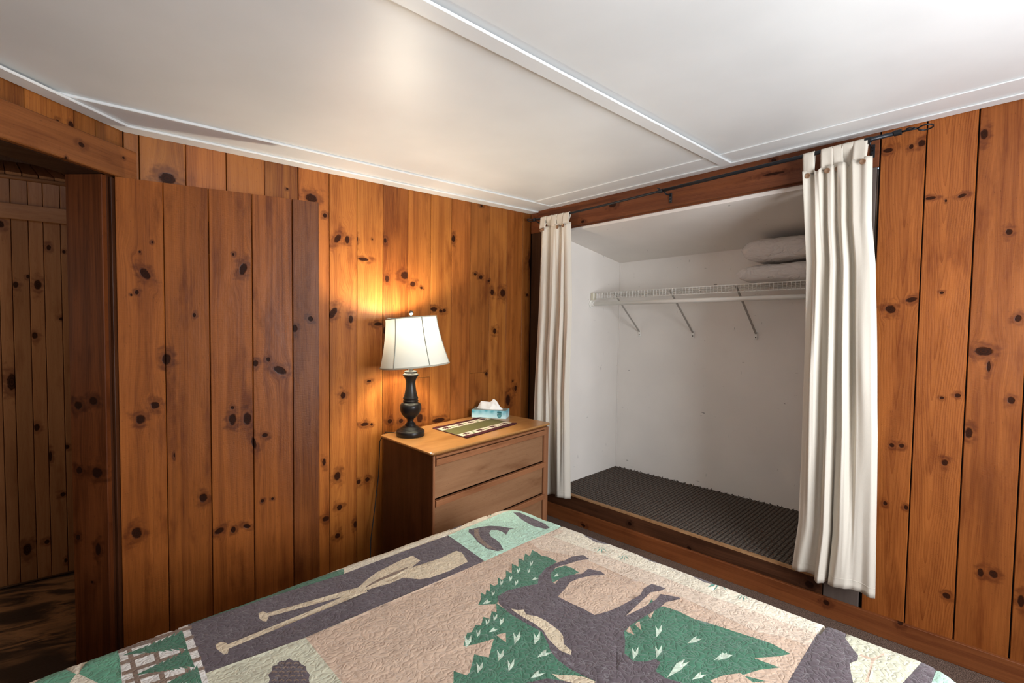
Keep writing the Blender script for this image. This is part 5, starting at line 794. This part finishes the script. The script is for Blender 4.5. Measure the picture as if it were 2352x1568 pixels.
def matmap(x, y):
    u, v = x/MW, y/MD
    p_ = Vector((-1.045, -.500))*(1-u)*(1-v)+Vector((-.562, -.417))*u*(1-v)+Vector((-.575, -.105))*u*v+Vector((-1.029, -.168))*(1-u)*v
    lift = .004*max(0, math.sin(x*23+.6))*max(0, 1-y/.10)+.006*max(0, (x-MW+.03)/.03)*max(0, 1-y/.05)+.003*max(0, math.sin(x*34))*max(0, (y-MD+.08)/.08)
    edge = .0035*math.sin(x*52)*max(0, (y-MD+.03)/.03)
    return (p_.x+muy.x*edge, p_.y+muy.y*edge, .7835+lift)
mats = {'maroon': woven('mat_maroon', (.055, .012, .015)), 'cream': woven('mat_cream', (.55, .50, .40)), 'olive': woven('mat_olive', (.105, .098, .038), .4), 'matgreen': woven('mat_green', (.10, .17, .05))}
o = cloth('placemat', 0, MW, 0, MD, .012, mp, mats, 'maroon', matmap)
sm_ = o.modifiers.new('thickness', 'SOLIDIFY'); sm_.thickness = .0028; sm_.offset = -1
tag(o, 'woven placemat with maroon bears on cream borders and an olive middle, on the dresser', 'placemat')

# ------------------------------------------------------------------ tissue box
TO = Vector((-.629, -.061, .7803)); tu = Vector((.128, -.193, 0)).normalized(); tv = Vector((.193, .128, 0)).normalized()
TW, TD, TH = .236, .112, .053
tb = empty('tissue_box', tuple(TO)); tag(tb, 'light blue cloud-patterned tissue box with a white tissue sticking out', 'tissue box')
def tp(a, b, z): q = TO+tu*a+tv*b; return (q.x, q.y, q.z+z)
def tbx(bm, a0, a1, b0, b1, z0, z1): hexa(bm, [tp(a0, b0, z0), tp(a1, b0, z0), tp(a1, b1, z0), tp(a0, b1, z0), tp(a0, b0, z1), tp(a1, b0, z1), tp(a1, b1, z1), tp(a0, b1, z1)])
cl = NT('cloud_print_card'); co = cl.add('ShaderNodeTexCoord').outputs['Object']; sz = cl.add('ShaderNodeSeparateXYZ', {0: co}).outputs[2]
v_ = cl.add('ShaderNodeTexVoronoi', {'Vector': co, 'Scale': 34}, feature='SMOOTH_F1'); n_ = cl.noise(co, 16, 2)
f0 = cl.math('ADD', cl.smooth(sz, .785, .83), cl.math('MULTIPLY', cl.math('SUBTRACT', n_, .5), 1.5), clamp=True)
c_ = cl.mix(f0, (.60, .80, .82), (.07, .36, .46)); c_ = cl.mix(cl.math('MULTIPLY', cl.smooth(v_.outputs[0], .15, .55), .5), c_, (.45, .74, .80))
cl.set(cl.p, 'Base Color', c_); cl.p.inputs['Roughness'].default_value = .4
bm = bmesh.new(); tbx(bm, 0, TW, 0, TD, .0, TH-.0005); bevel(bm, .0012); put(bobj('carton', bm, cl.m), tb)
card_top = simple('carton_top_card', (.26, .30, .28), .5)
bm = bmesh.new(); tbx(bm, .005, TW-.005, .005, TD-.005, TH-.0004, TH+.0003); put(bobj('carton_top', bm, card_top), tb)
teal_m = simple('badge_teal', (.01, .12, .14), .45); white_m = simple('badge_white', (.85, .9, .88), .5); teal2 = simple('badge_teal_light', (.09, .30, .32), .45)
def badge(name, pts, z_, mat):
    bm = bmesh.new(); a_ = [bm.verts.new(tp(.190+x, -z_, .027+y)) for x, y in pts]; b_ = [bm.verts.new(tp(.190+x, -.0002, .027+y)) for x, y in pts]
    bm.faces.new(a_); bm.faces.new(b_[::-1]); n = len(pts)
    for i in range(n): bm.faces.new((a_[i], a_[(i+1) % n], b_[(i+1) % n], b_[i]))
    return put(bobj(name, bm, mat), tb)
sh_ = [(-.0145, .0205), (.0145, .0205), (.0145, -.005)]+[(.0145*math.cos(a), -.005-.0165*math.sin(a)) for a in [PI*k/12 for k in range(1, 12)]]+[(-.0145, -.005)]
badge('badge', sh_, .0006, teal_m)
badge('badge_band', [(-.0115, -.001), (.0115, -.001), (.0115, -.006)]+[(.0115*math.cos(a), -.006-.0125*math.sin(a)) for a in [PI*k/10 for k in range(1, 10)]]+[(-.0115, -.006)], .0009, teal2)
def text(name, body, M, size, mat, parent, ext=.0002):
    c = bpy.data.curves.new(name, 'FONT'); c.body = body; c.size = size; c.align_x = 'CENTER'; c.align_y = 'CENTER'; c.extrude = ext; c.shear = .25
    o_ = bpy.data.objects.new('tmp_text', c); COL.objects.link(o_)
    dg = bpy.context.evaluated_depsgraph_get(); me = bpy.data.meshes.new_from_object(o_.evaluated_get(dg)); bpy.data.objects.remove(o_)
    me.transform(M); me.materials.clear(); me.materials.append(mat)
    o2 = bpy.data.objects.new(name, me); COL.objects.link(o2); return put(o2, parent)
Mt = Matrix((tu, Vector((0, 0, 1)), -tv)).transposed().to_4x4(); Mt.translation = Vector(tp(.190, -.0010, .033))
text('badge_lettering', 'Kleenex', Mt, .0088, white_m, tb)
# tissue: crumpled sheet rising out of the slot
tis = simple('tissue_paper', (.86, .86, .84), .85, bump=.3, bscale=90)
bm = bmesh.new(); nU, nV = 34, 14; G = []
top = [(.045, .0), (.062, .050), (.07, .0485), (.10, .045), (.118, .047), (.135, .063), (.15, .0565), (.168, .028), (.178, .0)]
def topz(u):
    a = .040+.142*u
    pts = [(.040, .004), (.048, .024), (.060, .050), (.090, .048), (.116, .046), (.133, .068), (.150, .058), (.168, .026), (.182, .004)]
    for (xa, za), (xb, zb) in zip(pts, pts[1:]):
        if xa <= a <= xb: return za+(zb-za)*(a-xa)/(xb-xa)
    return .004
for side in (0, 1):
    G = []
    for i in range(nU+1):
        u = i/nU; row = []
        for j in range(nV+1):
            v = j/nV; z = topz(u)*v
            b = .056+(-1 if side == 0 else 1)*(.024*(1-v)**.8+.001)*math.sin(PI*min(max(u, .03), .97))**.5
            b += .006*noise.noise((u*6, v*2.5, 3+side*9))*(1-abs(2*v-1)**3)+.004*math.sin(u*19+v*3)*(1-v)*v*3
            row.append(bm.verts.new(tp(.030+.168*u+(.01*(u-.5))*(1-v)-.004*v, b, TH+.0005+z)))
        G.append(row)
    for i in range(nU):
        for j in range(nV): bm.faces.new((G[i][j], G[i+1][j], G[i+1][j+1], G[i][j+1]))
bmesh.ops.remove_doubles(bm, verts=bm.verts, dist=.0004)
put(bobj('tissue', bm, tis, smooth=True), tb)

# ------------------------------------------------------------------ curtain rod
iron = simple('black_iron', (.022, .024, .028), .38, .6, bump=.15, bscale=120)
RX = -.08
def rz(y):   # the telescoping rod droops towards the corner
    K_ = ((-2.4, 2.276), (-2.22, 2.265), (-1.84, 2.242), (-1.10, 2.203), (-.75, 2.181), (-.42, 2.165), (-.17, 2.163), (0., 2.164))
    for (a, za), (b, zb) in zip(K_, K_[1:]):
        if a <= y <= b: return za+(zb-za)*(y-a)/(b-a)
    return 2.2
rod = empty('curtain_rod', (RX, -1.1, rz(-1.1))); tag(rod, 'black iron curtain rod with ring finials above the closet opening', 'curtain rod')
bm = bmesh.new(); tube(bm, [(RX, y_, rz(y_)) for y_ in (-.10, -.17, -.30, -.42, -.60, -.75, -.95, -1.10, -1.14)], .0068, 12); put(bobj('rod_inner', bm, iron, smooth=True), rod)
bm = bmesh.new(); tube(bm, [(RX, y_, rz(y_)) for y_ in (-1.10, -1.5, -1.84, -2.05, -2.215)], .0092, 12); put(bobj('rod_outer', bm, iron, smooth=True), rod)
for y in (-1.102, -2.112, -2.218):
    bm = bmesh.new(); tube(bm, [(RX, y+.014, rz(y+.014)), (RX, y-.014, rz(y-.014))], .0125 if y != -1.102 else .0115, 14)
    bmesh.ops.bevel(bm, geom=list(bm.edges), offset=.0015, segments=1, affect='EDGES', clamp_overlap=True); put(bobj('collar', bm, iron), rod)
def ring(c, r, nrm, w_, parent, name='finial'):
    nrm = Vector(nrm).normalized(); a = nrm.orthogonal().normalized(); b = nrm.cross(a)
    bm = bmesh.new(); tube(bm, [Vector(c)+a*r*math.cos(2*PI*k/28)+b*r*math.sin(2*PI*k/28) for k in range(28)], w_, 8, closed=True)
    return put(bobj(name, bm, iron, smooth=True), parent)
e1 = Vector((RX, -2.23, rz(-2.225)))
bm = bmesh.new(); tube(bm, [e1, (RX, -2.262, e1.z+.002), (RX, -2.29, e1.z+.001)], .0045, 8)
tube(bm, [Vector((RX-.012, -2.262, e1.z+.004))+Vector((.009*math.cos(a), .014*math.sin(a), 0)) for a in [2*PI*k/14 for k in range(14)]], .0022, 6, closed=True)
put(bobj('finial_stem', bm, iron, smooth=True), rod)
ring((RX, -2.312, e1.z-.001), .025, (.12, .05, 1), .0032, rod)
bm = bmesh.new(); tube(bm, [(RX, -.10, rz(-.10)), (RX, -.085, rz(-.09))], .004, 8); tube(bm, [(RX, -.112, rz(-.112)), (RX, -.092, rz(-.092))], .0115, 12); put(bobj('finial_stem', bm, iron, smooth=True), rod)
ring((RX, -.060, rz(-.06)+.002), .022, (.3, -.05, 1), .0032, rod)
for y in (-1.128, -2.118, -.125):
    z = rz(y)-.012
    bm = bmesh.new(); box(bm, -.0085, -.0045, y-.009, y+.009, z-.05, z+.008); bevel(bm, .001)
    br = put(bobj('bracket', bm, iron), rod)
    bm = bmesh.new(); tube(bm, [(-.008, y, z-.004), (RX+.02, y, z-.008), (RX, y, z-.001)], .0042, 8)
    ar = bobj('bracket_arm', bm, iron, br, smooth=True)
    bm = bmesh.new(); 
    for dz in (-.038, -.02): tube(bm, [(-.0086, y, z+dz), (-.0115, y, z+dz)], .0035, 8)
    bobj('screw', bm, chrome, br)
bm = bmesh.new(); tube(bm, [(RX-.014, -1.104, rz(-1.1)+.001), (RX-.03, -1.104, rz(-1.1)+.008)], .0022, 6); tube(bm, [(RX-.028, -1.112, rz(-1.1)+.005), (RX-.032, -1.096, rz(-1.1)+.012)], .0035, 6); put(bobj('thumbscrew', bm, iron), rod)

# ------------------------------------------------------------------ curtains
def fabric(name, col, crease=0):
    t = NT(name); co = t.add('ShaderNodeTexCoord').outputs['Object']
    n = t.noise(co, 700, 2); n2 = t.noise(t.scale(co, (30, 30, 8)), 1, 3); n3 = t.noise(t.scale(co, (60, 60, 60)), 1, 3)
    t.set(t.p, 'Base Color', t.mix(t.smooth(n, .3, .7), tuple(x*.93 for x in col), col)); t.p.inputs['Roughness'].default_value = .9; t.p.inputs['Specular IOR Level'].default_value = .15
    h = t.math('ADD', t.math('MULTIPLY', n, .12), t.math('ADD', t.math('MULTIPLY', n2, .9), t.math('MULTIPLY', n3, .25)))
    if crease:
        cr_ = t.noise(t.scale(co, (11, 9, 20)), 1, 3, .5, .8); cr_ = t.math('ABSOLUTE', t.math('SUBTRACT', cr_, .5)); h = t.math('ADD', h, t.math('MULTIPLY', t.math('MINIMUM', t.math('MULTIPLY', cr_, 9.), 1.), crease))
    t.set(t.p, 'Normal', t.bump(h, .5 if crease else .35, .006 if crease else .004))
    tr = t.n.new('ShaderNodeBsdfTranslucent'); tr.inputs[0].default_value = tuple(col)+(1,); mx = t.n.new('ShaderNodeMixShader'); mx.inputs[0].default_value = .13
    t.L.new(t.p.outputs[0], mx.inputs[1]); t.L.new(tr.outputs[0], mx.inputs[2]); t.L.new(mx.outputs[0], t.n['Material Output'].inputs[0])
    return t.m
cot = fabric('natural_cotton', (.77, .71, .61)); btn = simple('tan_button', (.23, .125, .065), .35, bump=.2, bscale=200, coat=.3)
def interp(keys, t):
    for (a, va), (b, vb) in zip(keys, keys[1:]):
        if a <= t <= b:
            k = (t-a)/(b-a) if b > a else 0; k = k*k*(3-2*k); return va+(vb-va)*k
    return keys[0][1] if t < keys[0][0] else keys[-1][1]
def lerpk(keys, t):
    for (a, va), (b, vb) in zip(keys, keys[1:]):
        if a <= t <= b: return va+(vb-va)*((t-a)/(b-a))
    return keys[0][1] if t < keys[0][0] else keys[-1][1]
def curtain(name, label, left, right, zt, zb, folds, tabs, buttons, hemw=.035):
    """left/right: y of the two edges against height; folds: depth profiles (top, middle, bottom) against fraction"""
    root = empty(name, (RX, (left[0][1]+right[0][1])/2, 2.1)); tag(root, label, 'curtain', group=None)
    nU, nV = 150, 90; vs = []; fs = []
    for j in range(nV+1):
        v = j/nV
        for i in range(nU+1):
            u = i/nU
            ztop = zt(u) if callable(zt) else zt; z = ztop+(zb(u)-ztop)*v
            yl, yr = lerpk(left, z), lerpk(right, z)
            if v < .5: d = interp(folds[0], u)*(1-2*v)+interp(folds[1], u)*2*v
            else: d = interp(folds[1], u)*(2-2*v)+interp(folds[2], u)*(2*v-1)
            sw = folds[3] if len(folds) > 3 else None
            du = (interp(sw, u)*v if sw else 0)
            nx = .004*noise.noise((u*7, v*5, 1))
            vs.append((RX+.006-d+nx, yl+(yr-yl)*(u+du)+.003*noise.noise((u*9, v*4, 7)), z))
    for j in range(nV):
        for i in range(nU): k = j*(nU+1)+i; fs.append((k, k+1, k+nU+2, k+nU+1))
    p_ = put(obj('curtain_panel', vs, fs, cot, smooth=True), root)
    md = p_.modifiers.new('thickness', 'SOLIDIFY'); md.thickness = .0016
    # hem stitching line: a narrow raised welt
    bm = bmesh.new(); v = 1-hemw/1.95; jj = int(round(nV*v)); tube(bm, [Vector(vs[jj*(nU+1)+i])+Vector((-.0012, 0, 0)) for i in range(0, nU+1, 2)], .0017, 5)
    put(bobj('hem', bm, cot, smooth=True), root)
    for (ya, yb, ub, zb_) in tabs:   # loop over the rod
        bm = bmesh.new(); rows = []; yc = (ya+yb)/2; zr = rz(yc); path = []
        dfr = -.006-interp(folds[0], ub)
        x_att = RX+.004-interp(folds[0], ub)
        path.append((x_att-.0005, zb_-.012)); path.append((x_att-.001, zb_+.004)); path.append((RX-.0125, zr-.012))
        for k in range(9): a = PI+PI*-k/8; path.append((RX+.0115*math.cos(a), zr+.0115*math.sin(a)))
        path.append((RX+.0125, zr-.012)); path.append((x_att+.006, zb_+.004)); path.append((x_att+.006, zb_-.012))
        w0 = abs(ya-yb)
        for (x, z) in path:
            f = min(1, max(0, (zr-z)/.1)); row = []
            for k in range(7):
                t_ = k/6; y = ya+(yb-ya)*t_; row.append(bm.verts.new((x+.003*math.sin(t_*PI*2+ya*40)*f, y, z+.0577*(yc-y)*(1-f))))
            rows.append(row)
        for A_, B_ in zip(rows, rows[1:]):
            for k in range(6): bm.faces.new((A_[k], A_[k+1], B_[k+1], B_[k]))
        o_ = put(bobj('tab', bm, cot, smooth=True), root); md = o_.modifiers.new('thickness', 'SOLIDIFY'); md.thickness = .0015
    for (y, z, u) in buttons:
        bm = bmesh.new(); lathe(bm, [(0, 0), (.0112, 0), (.0128, .0012), (.0128, .0028), (.0112, .0036), (.0088, .003), (.0078, .002), (0, .002)], 20)
        for (a, b) in ((.0026, .0026), (-.0026, .0026), (.0026, -.0026), (-.0026, -.0026)): tube(bm, [(a, b, .0019), (a, b, .0024)], .0008, 5)
        x = RX+.002-interp(folds[0], u)-.0065
        bmesh.ops.transform(bm, matrix=Matrix.Translation((x, y, z)) @ Matrix.Rotation(-PI/2, 4, 'Y'), verts=bm.verts)
        put(bobj('button', bm, btn, smooth=True), root)
    return root
# right curtain
fR = [[(0, .02), (.08, .006), (.15, -.012), (.19, .022), (.26, .03), (.33, -.012), (.38, .016), (.44, .02), (.48, -.012), (.53, .02), (.60, .022), (.65, -.018), (.69, -.012), (.74, .026), (.84, .018), (.92, .026), (1, .012)],
      [(0, -.016), (.08, -.006), (.15, .050), (.19, .046), (.25, -.022), (.33, -.024), (.38, .046), (.42, .040), (.47, -.018), (.53, -.020), (.58, .048), (.62, .036), (.67, -.026), (.70, -.020), (.75, .030), (.85, .042), (.93, .036), (1, .010)],
      [(0, -.018), (.10, .006), (.20, -.014), (.28, -.018), (.325, .035), (.37, .05), (.42, .03), (.45, -.03), (.48, .03), (.56, .05), (.66, .054), (.76, .03), (.84, .024), (.94, .042), (1, .03)]]
cr = curtain('curtain', 'long cream cotton curtain with tabs and tan buttons at the right end of the rod',
        [(0, -1.862), (.20, -1.862), (.45, -1.886), (.9, -1.886), (1.73, -1.882), (2.2, -1.852)][::1], [(0, -2.214), (.227, -2.214), (.937, -2.196), (1.7, -2.160), (1.9, -2.138), (2.2, -2.132)],
        lambda u: 2.166+.018*u-(.016*math.sin(PI*(u-.17)/.12) if .17 < u < .29 else 0), lambda u: .203+.012*u+.006*math.sin(u*11), fR,
        [(-1.853, -1.902, .08, 2.167), (-1.929, -1.979, .36, 2.172), (-1.975, -2.018, .50, 2.174), (-2.012, -2.064, .66, 2.177), (-2.058, -2.112, .88, 2.181)],
        [(-1.877, 2.142, .08), (-1.960, 2.149, .37), (-1.999, 2.155, .47), (-2.099, 2.160, .88)])
fL = [[(0, .0), (.12, .022), (.25, .006), (.33, -.012), (.42, .022), (.58, .024), (.68, -.006), (.78, .02), (.9, .012), (1, -.01)],
      [(0, -.012), (.08, .03), (.20, .042), (.28, .010), (.36, -.024), (.43, .040), (.50, .044), (.56, -.012), (.62, -.022), (.68, .036), (.76, .040), (.82, -.014), (.87, .020), (.95, .030), (1, -.006)],
      [(0, .0), (.08, .035), (.30, .042), (.42, .03), (.47, -.03), (.62, -.035), (.68, .03), (.78, .045), (.92, .035), (1, .0)]]
clf = curtain('curtain', 'narrower cream cotton tab-top curtain at the left end of the rod, beside the dresser',
        [(0, -.120), (.257, -.120), (.907, -.134), (2.09, -.172), (2.2, -.174)], [(0, -.476), (.21, -.476), (.9, -.447), (1.54, -.452), (2.09, -.430), (2.2, -.428)],
        lambda u: 2.098+.012*u, lambda u: .185+.012*u+.01*math.sin(u*8+1), fL,
        [(-.172, -.224, .12, 2.099), (-.222, -.274, .3, 2.101), (-.272, -.324, .48, 2.103), (-.322, -.376, .62, 2.105), (-.374, -.430, .82, 2.108)],
        [(-.190, 2.076, .08), (-.210, 2.077, .14), (-.343, 2.080, .60), (-.390, 2.085, .8)])
clf.name = 'curtain.001'

# ------------------------------------------------------------------ wire shelf
wire = simple('white_vinyl_wire', (.86, .84, .78), .4); plast = simple('cream_plastic', (.62, .57, .44), .4)
shz = lambda y: 1.656+.0205*(-y-.22)   # top of the shelf
SY0, SY1, SX0, SX1 = -.226, -2.33, .500, .900
shelf = empty('wire_shelf', (.7, -1.2, 1.65)); tag(shelf, 'white wire shelf with three diagonal braces across the closet', 'shelf')
for x, dz, r in ((SX0, 0, .0034), (SX0, -.046, .0034), (SX0+.15, -.003, .003), (SX0+.29, -.003, .003), (SX1, -.003, .003)):
    bm = bmesh.new(); tube(bm, [(x, SY0, shz(SY0)+dz), (x, SY1, shz(SY1)+dz)], r, 8); put(bobj('rail_wire', bm, wire, smooth=True), shelf)
bm = bmesh.new(); y = SY0-.012
while y > SY1+.01:
    z = shz(y); tube(bm, [(SX1, y, z+.0015), (SX0-.001, y, z+.0025), (SX0-.0035, y, z-.002), (SX0-.0035, y, z-.048)], .0016, 5); y -= .0245
g_ = put(bobj('wire_grid', bm, wire, smooth=True), shelf); g_['kind'] = 'stuff'
bm = bmesh.new(); box(bm, SX0-.010, SX0+.03, -.232, -.2055, shz(-.22)-.055, shz(-.22)+.003); bevel(bm, .003); put(bobj('end_bracket', bm, plast), shelf)
brace_m = simple('brace_steel', (.40, .37, .33), .45)
for y in (-.41, -.87, -1.33):
    a_ = Vector((SX0+.012, y, shz(y)-.006)); b_ = Vector((.902, y, 1.352+.008*abs(y+.41)))
    bm = bmesh.new(); d_ = (b_-a_).normalized(); n_ = Vector((0, 1, 0)).cross(d_)
    hexa(bm, [a_+Vector((0, -.0062, 0))-n_*.004, a_+Vector((0, .0062, 0))-n_*.004, a_+Vector((0, .0062, 0))+n_*.004, a_+Vector((0, -.0062, 0))+n_*.004,
              b_+Vector((0, -.0062, 0))-n_*.004, b_+Vector((0, .0062, 0))-n_*.004, b_+Vector((0, .0062, 0))+n_*.004, b_+Vector((0, -.0062, 0))+n_*.004]); bevel(bm, .0012)
    br = put(bobj('support_brace', bm, brace_m), shelf)
    bm = bmesh.new(); box(bm, .9025, .9085, y-.011, y+.011, b_.z-.042, b_.z+.012); bevel(bm, .002); fo = bobj('brace_foot', bm, wire, br)
    bm = bmesh.new(); tube(bm, [(.9027, y, b_.z-.026), (.8995, y, b_.z-.026)], .0042, 10); bobj('screw', bm, simple('screw_dark', (.06, .055, .05), .4, .8), br)
hr = empty('hanging_rod', (.515, -1.2, 1.58)); tag(hr, 'white painted closet hanging rod below the wire shelf', 'closet rod')
bm = bmesh.new(); tube(bm, [(.50, -.222, 1.570), (.50, -2.335, 1.603)], .0155, 20); put(bobj('rod_tube', bm, wire, smooth=True), hr)
bm = bmesh.new(); tube(bm, [(.50, -.2055, 1.5698), (.50, -.212, 1.5698)], .031, 24); tube(bm, [(.50, -.212, 1.5698), (.50, -.236, 1.5702)], .020, 24); put(bobj('rod_flange', bm, wire, smooth=False), hr)

# ------------------------------------------------------------------ pillows
def pillow(name, label, c, L_, W_, Hh, seed, bend=0, droop=0, base=None):
    bm = bmesh.new(); n = 36; m_ = 24; top_, bot = [], []
    def pt(u, v, s_):
        a, b = 2*u-1, 2*v-1
        k = (1-abs(a)**7)**.42*(1-abs(b)**6)**.42 if abs(a) < 1 and abs(b) < 1 else 0
        pin = 1-.035*(abs(a)**4*(1-b*b)+abs(b)**4*(1-a*a)*.6)
        wr = .07*noise.noise((a*2.3+b*1.5+seed, b*3.2, seed))+.045*noise.noise((a*7+seed, b*6-a*4, seed*2))
        x = c[0]+b*W_/2*pin; y = c[1]-a*L_/2*pin
        z = c[2]+s_*k*Hh/2*(1+wr*2.2)*(1 if s_ > 0 else .92)+.012*noise.noise((a*1.5, b*1.5, seed+5))*(1-k)
        z += .0205*(-(y-c[1]))-droop*max(0, -a-.55)**2
        return (x, y, z)
    T = [[bm.verts.new(pt(i/n, j/m_, 1)) for j in range(m_+1)] for i in range(n+1)]
    Bm = [[T[i][j] if i in (0, n) or j in (0, m_) else bm.verts.new(pt(i/n, j/m_, -1)) for j in range(m_+1)] for i in range(n+1)]
    for i in range(n):
        for j in range(m_):
            bm.faces.new((T[i][j], T[i+1][j], T[i+1][j+1], T[i][j+1])); bm.faces.new((Bm[i][j+1], Bm[i+1][j+1], Bm[i+1][j], Bm[i][j]))
    o_ = bobj(name, bm, pil, smooth=True)
    # lowest point rests on its support
    if base is not None:
        zmin = min((o_.data.vertices[k].co.z-.0205*(c[1]-o_.data.vertices[k].co.y)) for k in range(len(o_.data.vertices)))
        for v in o_.data.vertices: v.co.z += base-zmin
    return tag(o_, label, 'pillow')
pil = fabric('pillow_cotton', (.86, .81, .77), 1.6)
zs = shz(-1.34)
pillow('pillow', 'white pillow lying directly on the wire shelf, lower of the two', (.705, -1.655, 1.70), .66, .385, .115, 3, base=zs+.005+.0205*(1.655-1.34))
pillow('pillow', 'white pillow on top of the other pillow on the wire shelf', (.700, -1.668, 1.83), .63, .385, .150, 11, base=zs+.134+.0205*(1.668-1.34))

# ------------------------------------------------------------------ bed
BX0, BX1, BY0, BY1, BZ = -3.22, -1.20, -2.55, -.995, .545
bed = empty('bed', ((BX0+BX1)/2, (BY0+BY1)/2, 0)); tag(bed, 'queen bed under the quilt, its mattress and base hidden by the cover', 'bed')
def rbox(name, x0, x1, y0, y1, z0, z1, b, mat, par):
    bm = bmesh.new(); box(bm, x0, x1, y0, y1, z0, z1); bevel(bm, b, 3); return put(bobj(name, bm, mat, smooth=False), par)
mat_m = simple('mattress_ticking', (.6, .6, .58), .9); 
rbox('mattress', BX0, BX1, BY0, BY1, .335, BZ, .04, mat_m, bed); rbox('box_spring', BX0, BX1, BY0, BY1, .16, .334, .02, mat_m, bed)
for x in (BX0+.1, BX1-.1):
    for y in (BY0+.1, BY1-.1):
        bm = bmesh.new(); box(bm, x-.025, x+.025, y-.025, y+.025, 0, .159); put(bobj('leg', bm, back_mat), bed)

def quilt_mat(name, col, var=.10):
    t = NT(name); co = t.add('ShaderNodeTexCoord').outputs['Object']
    na = t.noise(co, 46, 0.5); nb = t.noise(t.vmath('ADD', co, (7.3, 2.1, 4)), 56, .5)
    line = t.math('MINIMUM', t.math('ABSOLUTE', t.math('SUBTRACT', na, .5)), t.math('ABSOLUTE', t.math('SUBTRACT', nb, .5)))
    puff = t.math('POWER', t.math('MINIMUM', t.math('MULTIPLY', line, 7.), 1.), .6); n = t.noise(co, 60, 3); n5 = t.noise(co, 300, 2); big = t.noise(co, 5, 2)
    wr = t.noise(t.scale(co, (16, 48, 16)), 1, 2)
    c = t.mix(t.smooth(n, .3, .7), tuple(x*(1-var) for x in col), tuple(min(1, x*(1+var)) for x in col))
    c = t.mix(t.math('MULTIPLY', t.smooth(big, .4, .7), .25), c, tuple(min(1, x*1.25+.01) for x in col))
    st = t.math('MULTIPLY', t.math('SUBTRACT', 1., t.smooth(line, .004, .012)), .34)
    c = t.mix(st, c, tuple(x*.5+.28 for x in col))
    t.set(t.p, 'Base Color', c); t.p.inputs['Roughness'].default_value = .92; t.p.inputs['Specular IOR Level'].default_value = .2
    t.p.inputs['Sheen Weight'].default_value = .15
    h = t.math('ADD', t.math('MULTIPLY', puff, 1.0), t.math('ADD', t.math('MULTIPLY', n5, .06), t.math('ADD', t.math('MULTIPLY', n, .25), t.math('MULTIPLY', wr, 1.5))))
    t.set(t.p, 'Normal', t.bump(h, .40, .004))
    return t.m
QC = {'cream': (.66, .60, .47), 'tan': (.51, .37, .27), 'tanlight': (.58, .465, .36), 'mint': (.40, .61, .48), 'slate': (.088, .066, .074), 'green': (.045, .145, .085), 'white': (.66, .64, .60), 'brown': (.20, .135, .095), 'teal': (.10, .30, .185), 'creamg': (.52, .51, .38), 'paddle': (.58, .48, .335), 'leaf': (.50, .60, .48), 'sprig': (.07, .26, .20)}
QM = {k: quilt_mat('quilt_'+k, v) for k, v in QC.items()}
RQ = .07; RCN = .075; ex = [-3.30, -1.142, -2.60, -.940]
core = [ex[0]+RQ, ex[1]-RQ, ex[2]+RQ, ex[3]-RQ]
def qmap(s, t):
    cx0, cx1, cy0, cy1 = core[0]+RCN, core[1]-RCN, core[2]+RCN, core[3]-RCN
    qx, qy = min(max(s, cx0), cx1), min(max(t, cy0), cy1); vx, vy = s-qx, t-qy; d = math.hypot(vx, vy)
    z = .573+.0035*noise.noise((s*7, t*9, 0))+.002*noise.noise((s*22, t*30, 4))
    if d <= RCN: return (s, t, z)
    nx_, ny_ = vx/d, vy/d; e = d-RCN
    if e < RQ*PI/2: th = e/RQ; o_ = RCN+RQ*math.sin(th); z -= RQ*(1-math.cos(th))
    else:
        dr = e-RQ*PI/2; wv = math.sin((s if abs(ny_) > abs(nx_) else t)*17+math.atan2(ny_, nx_)*5)
        o_ = RCN+RQ+.03*dr+.05*dr*(1+wv); z -= RQ+dr*.985
    return (qx+nx_*o_, qy+ny_*o_, z)
def in_pan(name, polys): return [pl for c_, pl in polys if c_ == name]
polys = [(c_, [tuple(p_) for p_ in pl]) for c_, pl in Q]
o = cloth('quilt', ex[0]-.30, ex[1]+.29, ex[2]-.29, ex[3]+.29, .0155, polys, QM, 'cream', qmap)
md = o.modifiers.new('thickness', 'SOLIDIFY'); md.thickness = .006; md.offset = -1
tag(o, 'quilted bedspread with moose, pine tree, fish and crossed paddle motifs draped over the bed', 'quilt')
